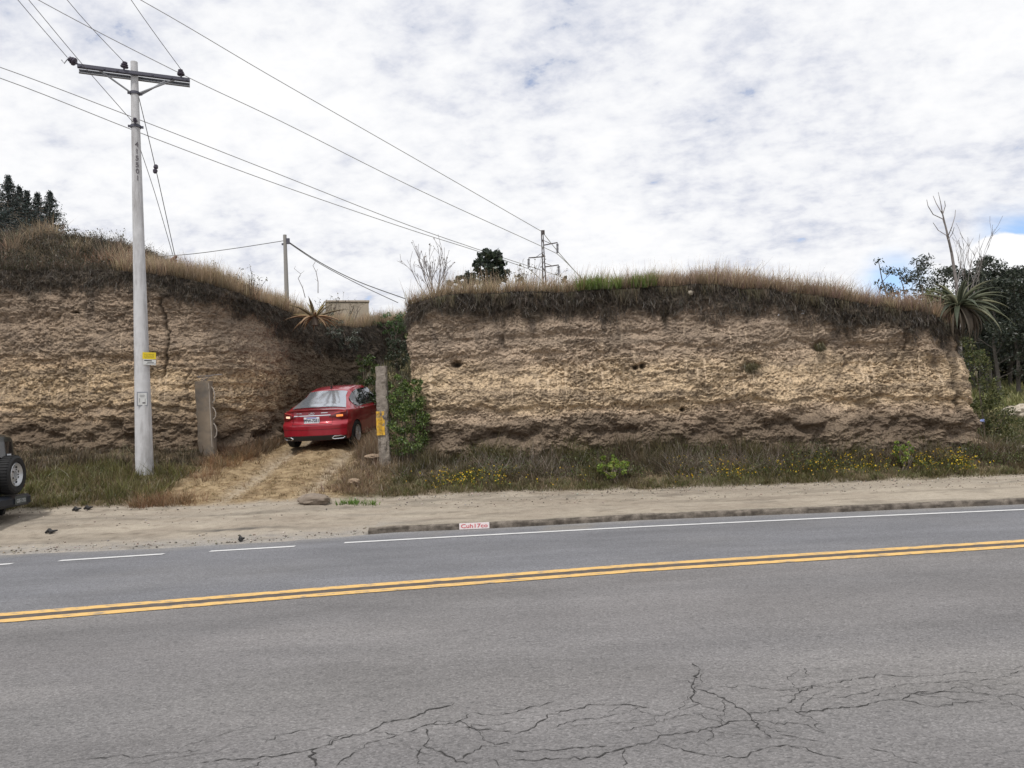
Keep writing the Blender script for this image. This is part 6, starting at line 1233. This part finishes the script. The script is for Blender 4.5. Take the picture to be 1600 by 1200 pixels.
def warp_red(x, y, z):
    a = np.clip((-1.45-y)/.70, 0, 1); ax_ = np.abs(x)/.87; g = .085*sm(.60, .70, z)*(1-sm(.95, .99, z))+.05*(1-sm(.22, .36, z))+.03*sm(.80, .95, z)
    yo = y+a*(.30*ax_**3.0+g*1.0); b = np.clip((y-1.4)/.75, 0, 1); yo = yo-b*(.34*ax_**2.8+.10*sm(.55, .8, z)+.05*(1-sm(.2, .4, z)))
    x2 = x*(1+.018*sm(.48, .58, z)*(1-sm(.62, .75, z))*a); return np.stack([x2, yo, z], 1)
YS = [-2.15, -2.05, -1.9, -1.62, -1.35, -.78, -.45, -.1, .3, .55, 1.2, 1.5, 1.95, 2.10, 2.15]
car = Body(YS, [.985, 1.005, 1.0, 1.005, 1.13, 1.41, 1.465, 1.485, 1.475, 1.44, 1.04, .97, .84, .74, .66], [.93, .945, .95, .955, .955, .95, .955, .95, .94, .935, .90, .87, .80, .70, .62],
           [.82, .845, .86, .875, .885, .89, .89, .89, .89, .89, .885, .88, .85, .82, .80], [.70, .70, .68, .64, .61, .57, .565, .565, .57, .58, .62, .66, .68, .66, .64], [.24, .22, .21, .21, .20, .19, .19, .19, .19, .19, .20, .20, .21, .23, .25], warp_red, -2.15, 2.15)
e = 1e-3; t_ = car.f(np.array([0.0]), np.array([4.0])); car.sgn = 1; t2 = car.f(np.array([0.0]), np.array([4.0]), .01); car.sgn = 1 if t2[0, 0] > t_[0, 0] else -1
CX = at(489, 690, 18.7); 
HEAD = R(-8); PIT = R(7.0)
carroot = empty('red_sedan'); tag(carroot, 'red saloon car seen from behind, climbing the earth driveway between the banks', 'car')
V, F = car.mesh(); mb = MB(); mb.add(V, F)
body = mb.build('body', [RED, BLKP], carroot, True)
# wheel openings
WHX, WHY = .80, (-1.33, 1.30)
cut = MB()
for yv in WHY:
    for s in (-1, 1):
        n = 36; b0 = len(cut.v); cut.v += [(s*q, yv+.345*math.cos(2*math.pi*j/n), .31+.345*math.sin(2*math.pi*j/n)) for q in (.60, 1.1) for j in range(n)]
        cut.f += [(b0+j, b0+(j+1) % n, b0+n+(j+1) % n, b0+n+j) for j in range(n)]+[tuple(b0+j for j in range(n))[::-1], tuple(b0+n+j for j in range(n))]; cut.m += [0]*(n+2)
cuto = cut.build('cutter', BLKP)
import bmesh
for ob in (cuto, body):
    bm = bmesh.new(); bm.from_mesh(ob.data); bmesh.ops.remove_doubles(bm, verts=bm.verts, dist=1e-5); bmesh.ops.recalc_face_normals(bm, faces=bm.faces); bm.to_mesh(ob.data); bm.free()
md = body.modifiers.new('b', 'BOOLEAN'); md.operation = 'DIFFERENCE'; md.solver = 'EXACT'; md.object = cuto
try: md.material_mode = 'TRANSFER'
except Exception: pass
bpy.context.view_layer.update(); me = bpy.data.meshes.new_from_object(body.evaluated_get(bpy.context.evaluated_depsgraph_get())); body.modifiers.clear(); body.data = me; me.name = 'body'
try: me.set_sharp_from_angle(angle=R(35))
except Exception: pass
bpy.data.objects.remove(cuto)
for yv in WHY:
    for s in (-1, 1): wheel(carroot, (s*(WHX-.0), yv, .315), .315, .20, s, ALLOY, TYRE)
# glass
def cpatch(name, mat, args, par=carroot, **kw):
    b = MB()
    for a in args: add_np(b, *car.patch(*a[:6], **(a[6] if len(a) > 6 else {}), **kw))
    return b.build(name, mat, par, True)
cpatch('rear_window', pbr('rear_glass', (.42, .45, .50), .12, .7, coat=1), [(-1.62, -.84, 7.32, 10.68, 40, 40, dict(off=.012))])  # pale metallic tint puts the bright sky reflection into the glass colour
cpatch('windscreen', GLASS, [(.62, 1.14, 7.12, 10.88, 12, 20, dict(off=.006))])
for m_ in (False, True):
    fb = lambda y: 6.93-.0*y; fa = lambda y: np.clip(6.16+.22*np.clip((-1.02-y)/.3, 0, 1), 0, 6.9)
    for y0, y1 in ((-1.18, -.20), (-.10, .92)):
        cpatch('side_window', GLASS, [(y0, y1, 6.2, 6.9, 22, 8, dict(off=.010, mirror=m_, fa=fa, fb=fb))])
    cpatch('window_trim', CHROME, [(-1.22, .98, 6.08, 6.14, 30, 2, dict(off=.008, mirror=m_))])
    cpatch('pillar', BLKP, [(-.195, -.105, 6.15, 6.93, 3, 6, dict(off=.005, mirror=m_))])
    for yv in (-.92, .10):
        P0 = car.f(np.array([yv, yv+.20]), np.array([5.35, 5.35]) if not m_ else 18-np.array([5.35, 5.35]), .02); b = MB(); q0, q1 = Vector(P0[0]), Vector(P0[1]); b.tube([q0+(q1-q0)*t for t in (0, .1, .5, .9, 1)], [.006, .015, .016, .015, .006], 8); b.build('door_handle', CHROME, carroot, True)
    b = MB()
    for yv, a0, a1 in ((-1.02, 2.4, 6.0), (-.15, 2.4, 6.0), (1.02, 2.4, 6.0)): add_np(b, *car.patch(yv-.005, yv+.005, a0, a1, 2, 24, off=.003, mirror=m_))
    add_np(b, *car.patch(-1.0, 1.0, 2.25, 2.29, 40, 2, off=.003, mirror=m_)); b.build('door_seam', SEAM, carroot)
    s = -1 if m_ else 1; P0 = Vector(car.f(np.array([.78]), np.array([6.1 if not m_ else 11.9]))[0]); b = MB(); b.box(P0+Vector((s*.11, 0, .05)), (.17, .09, .12), None, 0, .03); b.box(P0+Vector((s*.02, 0, .0)), (.10, .04, .03)); b.build('mirror', RED, carroot, True)
# rear face pieces lie on the tail skin: x across, z up
def tailpt(x, z, off=.006): p = warp_red(np.array([x]), np.array([-2.15]), np.array([z]))[0]; return Vector((p[0], p[1]-off, p[2]))
def tailpatch(name, mat, xs_, lo, hi, par=carroot, off=.006, n=14, nz_=4, curve=None):
    b = MB(); xx = np.linspace(xs_[0], xs_[1], n); vs = []
    for x in xx:
        a, c = lo(x), hi(x)
        for k in range(nz_+1): vs.append(tailpt(x, a+(c-a)*k/nz_, off))
    b.add(vs, [(i*(nz_+1)+k, (i+1)*(nz_+1)+k, (i+1)*(nz_+1)+k+1, i*(nz_+1)+k+1) for i in range(n-1) for k in range(nz_)]); return b.build(name, mat, par, True)
for s in (-1, 1):
    tl = tailpatch('tail_light', TAIL, (s*.44, s*.83), lambda x: .79-.07*sm(.5, .7, abs(x)), lambda x: .84+.09*sm(.46, .80, abs(x)), off=.008)
    tailpatch('lamp', LITL if s > 0 else LITL2, (s*.60, s*.74), lambda x: .792, lambda x: .842, tl, off=.013, n=6)
    tailpatch('reflector_line', pbr('lamp_line', (.55, .10, .08), .3), (s*.56, s*.80), lambda x: .882+.10*(abs(x)-.56), lambda x: .895+.13*(abs(x)-.56), tl, off=.013, n=6)
    b = MB(); P = [(s*.50, .285), (s*.56, .325), (s*.74, .325), (s*.78, .30), (s*.73, .262), (s*.55, .262), (s*.50, .285)]; b.tube([tailpt(x, z, .03) for x, z in P], .014, 6); b.build('exhaust_trim', CHROME, carroot, True)
    tailpatch('exhaust_opening', BLKP, (s*.53, s*.75), lambda x: .27, lambda x: .318, off=.024, n=5)
tailpatch('trim_bar', CHROME, (-.47, .47), lambda x: .838, lambda x: .858, off=.012)
tailpatch('lower_bumper', BLKP, (-.80, .80), lambda x: .235, lambda x: .36-.03*sm(.5, .8, abs(x)), off=.008, n=30)
tailpatch('boot_seam', SEAM, (-.50, .50), lambda x: .618, lambda x: .628, off=.004, n=20)
for s in (-1, 1): tailpatch('boot_seam', SEAM, (s*.500, s*.508), lambda x: .62, lambda x: .80, off=.004, n=2)
tailpatch('bumper_crease', SEAM, (-.80, .80), lambda x: .505, lambda x: .512, off=.003, n=24)
pr = empty('number_plate'); pr.parent = carroot; c = tailpt(0, .735, .016); pr.location = c; pr.rotation_euler = (R(-6), 0, 0)
b = MB(); b.box((0, 0, 0), (.40, .012, .155), bev=.004); b.build('plate', PLW, pr); b = MB(); b.box((0, -.007, .060), (.26, .003, .024)); b.build('plate_band', PLB, pr); text_mesh('plate_number', 'PFW-7251', .098, PLK, pr, (0, -.0085, -.012), bold=.004, sx=.93)
b = MB(); c = tailpt(0, .895, .018)
b.tube([c+Vector((.075*math.cos(a), 0, .028*math.sin(a))) for a in np.linspace(0, 2*math.pi, 20)], .006, 5); b.tube([c+Vector((-.045, 0, -.012)), c+Vector((0, 0, .02)), c+Vector((.045, 0, -.012))], .007, 5); b.tube([c+Vector((-.03, 0, .0)), c+Vector((.03, 0, .0))], .005, 5); b.build('emblem', CHROME, carroot, True)
tailpatch('badge', CHROME, (-.40, -.26), lambda x: .90, lambda x: .912, off=.012, n=4); tailpatch('badge', CHROME, (.24, .40), lambda x: .90, lambda x: .915, off=.012, n=4)
b = MB(); c = Vector(car.f(np.array([-.62]), np.array([9.0]))[0]); b.add([c+Vector(v) for v in ((-.02, .07, -.01), (.02, .07, -.01), (.018, -.06, -.01), (-.018, -.06, -.01), (-.004, -.05, .075), (.004, -.05, .075), (.004, -.02, .07), (-.004, -.02, .07))], [(0, 1, 2, 3), (3, 2, 5, 4), (1, 0, 7, 6), (0, 3, 4, 7), (2, 1, 6, 5), (4, 5, 6, 7)]); b.build('antenna', BLKP, carroot)
b = MB(); b.box((0, -1.5, .90), (1.2, .4, .02)); 
for s in (-1, 1): b.box((s*.33, -.78, 1.06), (.42, .12, .42), None, 0, .04); b.box((s*.33, -.78, 1.30), (.2, .09, .14), None, 0, .03)
b.build('seats', BLKP, carroot, True) if False else None
carroot.rotation_euler = (PIT, 0, HEAD)
fw = Vector((math.sin(-HEAD), math.cos(HEAD), 0)); pos = Vector((CX.x, 18.7, 0))+fw*2.1
rw, fw_ = pos-fw*1.33, pos+fw*1.30; zr, zf = Gs(rw.x, rw.y), Gs(fw_.x, fw_.y); PIT = math.atan2(zf-zr, 2.63); carroot.rotation_euler = Matrix.Rotation(HEAD, 3, 'Z').to_quaternion().to_matrix().to_euler(); 
carroot.rotation_euler = (Matrix.Rotation(HEAD, 3, 'Z') @ Matrix.Rotation(PIT, 3, 'X')).to_euler(); carroot.location = (pos.x, pos.y, (zr+zf)/2+.0)
# ---- the dark off-roader cut by the left edge: only its tail shows
def warp_suv(x, y, z):
    a = np.clip((-1.6-y)/.3, 0, 1); ax_ = np.abs(x)/.84; yo = y+a*(.10*ax_**5+.06*sm(.95, 1.6, z)+.0); return np.stack([x, yo, z], 1)
YS2 = [-1.90, -1.85, -1.6, -1.0, 0, .45, .95, 1.3, 1.75, 1.9]
suv = Body(YS2, [1.60, 1.66, 1.69, 1.71, 1.71, 1.66, 1.16, 1.10, 1.02, .95], [1.02, 1.02, 1.02, 1.02, 1.02, 1.02, 1.0, .98, .92, .88], [.80, .83, .85, .86, .86, .86, .86, .85, .83, .80], [.66, .67, .68, .68, .68, .68, .70, .74, .74, .74], [.40, .38, .36, .34, .34, .34, .34, .35, .38, .40], warp_suv, -1.90, 1.90, .05)
suv.sgn = car.sgn; DG = pbr('dark_green_paint', (.012, .022, .022), .3, .3, coat=1.0)
sroot = empty('dark_offroader'); tag(sroot, 'black off-roader with a spare wheel on its tailgate, cut off by the left edge', 'car')
V, F = suv.mesh(90, 7); b = MB(); b.add(V, F); b.build('body', DG, sroot, True)
for yv in (-1.18, 1.12):
    for s in (-1, 1):
        wheel(sroot, (s*.78, yv, .34), .34, .22, s, ALLOY, TYRE, 6); b = MB(); b.lathe([(.33, .0), (.42, 0), (.42, .09), (.40, .10), (.33, .10)], 30, 'X', (s*.80 if s > 0 else -.90, yv, .36)); b.build('wheel_arch', BLKP, sroot, True)
def sp(x, z, off=0): p = warp_suv(np.array([x]), np.array([-1.90]), np.array([z]))[0]; return Vector((p[0], p[1]-off, p[2]))
b = MB(); n = 12; vs = []
for i in range(n):
    for k in range(6): x = -.56+1.12*i/(n-1); z = 1.06+.46*k/5; vs.append(sp(x, z, .008))
b.add(vs, [(i*6+k, (i+1)*6+k, (i+1)*6+k+1, i*6+k+1) for i in range(n-1) for k in range(5)]); b.build('rear_window', GLASS, sroot, True)
for m_ in (False, True):
    for y0, y1 in ((-1.66, -.72), (-.62, .38)):
        b = MB(); add_np(b, *suv.patch(y0, y1, 6.25, 6.85, 14, 6, off=.010, mirror=m_)); b.build('side_window', GLASS, sroot, True)
b = MB(); add_np(b, *suv.patch(.50, .93, 7.2, 10.8, 10, 14, off=.012)); b.build('windscreen', GLASS, sroot, True)
b = MB(); b.box(sp(.38, 1.25, .016), (.14, .004, .10)); b.build('sticker', PLW, sroot)
sw = empty('spare_wheel'); sw.parent = sroot; sw.location = (.14, -2.03, .93); sw.rotation_euler = (0, 0, R(-90)); r = .335; h = .115
b = MB(); b.lathe([(r*.66, -h), (r*.88, -h), (r*.97, -h*.8), (r, -h*.45), (r, h*.45), (r*.97, h*.8), (r*.88, h), (r*.66, h*.9), (r*.66, -h)], 48)
for k in range(40): a = 2*math.pi*k/40; b.box((0, r*1.0*math.cos(a), r*1.0*math.sin(a)), (h*1.5, .02, .018), Matrix.Rotation(a-math.pi/2, 3, 'X'))
b.build('tyre', TYRE, sw, True)
b = MB(); b.lathe([(r*.67, h*.6), (r*.60, h*.9), (r*.56, h*.55), (r*.42, h*.2), (r*.36, h*.55), (r*.20, h*.62), (r*.18, h*.2), (0, h*.2)], 40); b.build('rim', pbr('silver_rim', (.52, .53, .54), .35, .5), sw, True)
b = MB()
for k in range(10): a = 2*math.pi*(k+.5)/10; b.box((h*.38, r*.49*math.cos(a), r*.49*math.sin(a)), (.02, .03, .035), Matrix.Rotation(a, 3, 'X'))
for k in range(5): a = 2*math.pi*k/5; b.box((h*.66, r*.28*math.cos(a), r*.28*math.sin(a)), (.012, .02, .02), Matrix.Rotation(a, 3, 'X'))
b.build('rim_holes', BLKP, sw)
b = MB(); b.box((0, -1.97, .46), (1.62, .20, .20), None, 0, .05); b.build('bumper', pbr('bumper_plastic', (.02, .025, .035), .45), sroot, True)
sp_ = empty('number_plate'); sp_.parent = sroot; sp_.location = (.36, -2.085, .47); b = MB(); b.box((0, 0, 0), (.40, .012, .15), bev=.004); b.build('plate', pbr('dark_plate', (.07, .08, .08), .5), sp_); text_mesh('plate_number', 'GSE-1352', .09, pbr('plate_silver', (.38, .40, .40), .5), sp_, (0, -.0085, -.01), bold=.003, sx=.9)
b = MB(); b.tube([(-.40, -2.09, .48), (-.40, -2.09, .62)], .008, 4); 
for s in (-1, 1):
    b = MB(); b.box((s*.76, -1.93, .80), (.10, .05, .26), None, 0, .02); b.build('tail_light', TAIL, sroot, True)
SW = Vector(at(17, 742, 13.4)); hd = R(98); Rz = Matrix.Rotation(hd, 3, 'Z'); off = Rz @ Vector((.14, -2.03, .93)); sroot.rotation_euler = (0, 0, hd); sroot.location = (SW.x-off.x, SW.y-off.y, SW.z-off.z)
print('SUVZ', sroot.location, Gs(sroot.location.x, sroot.location.y), 'CARZ', carroot.location, math.degrees(PIT))
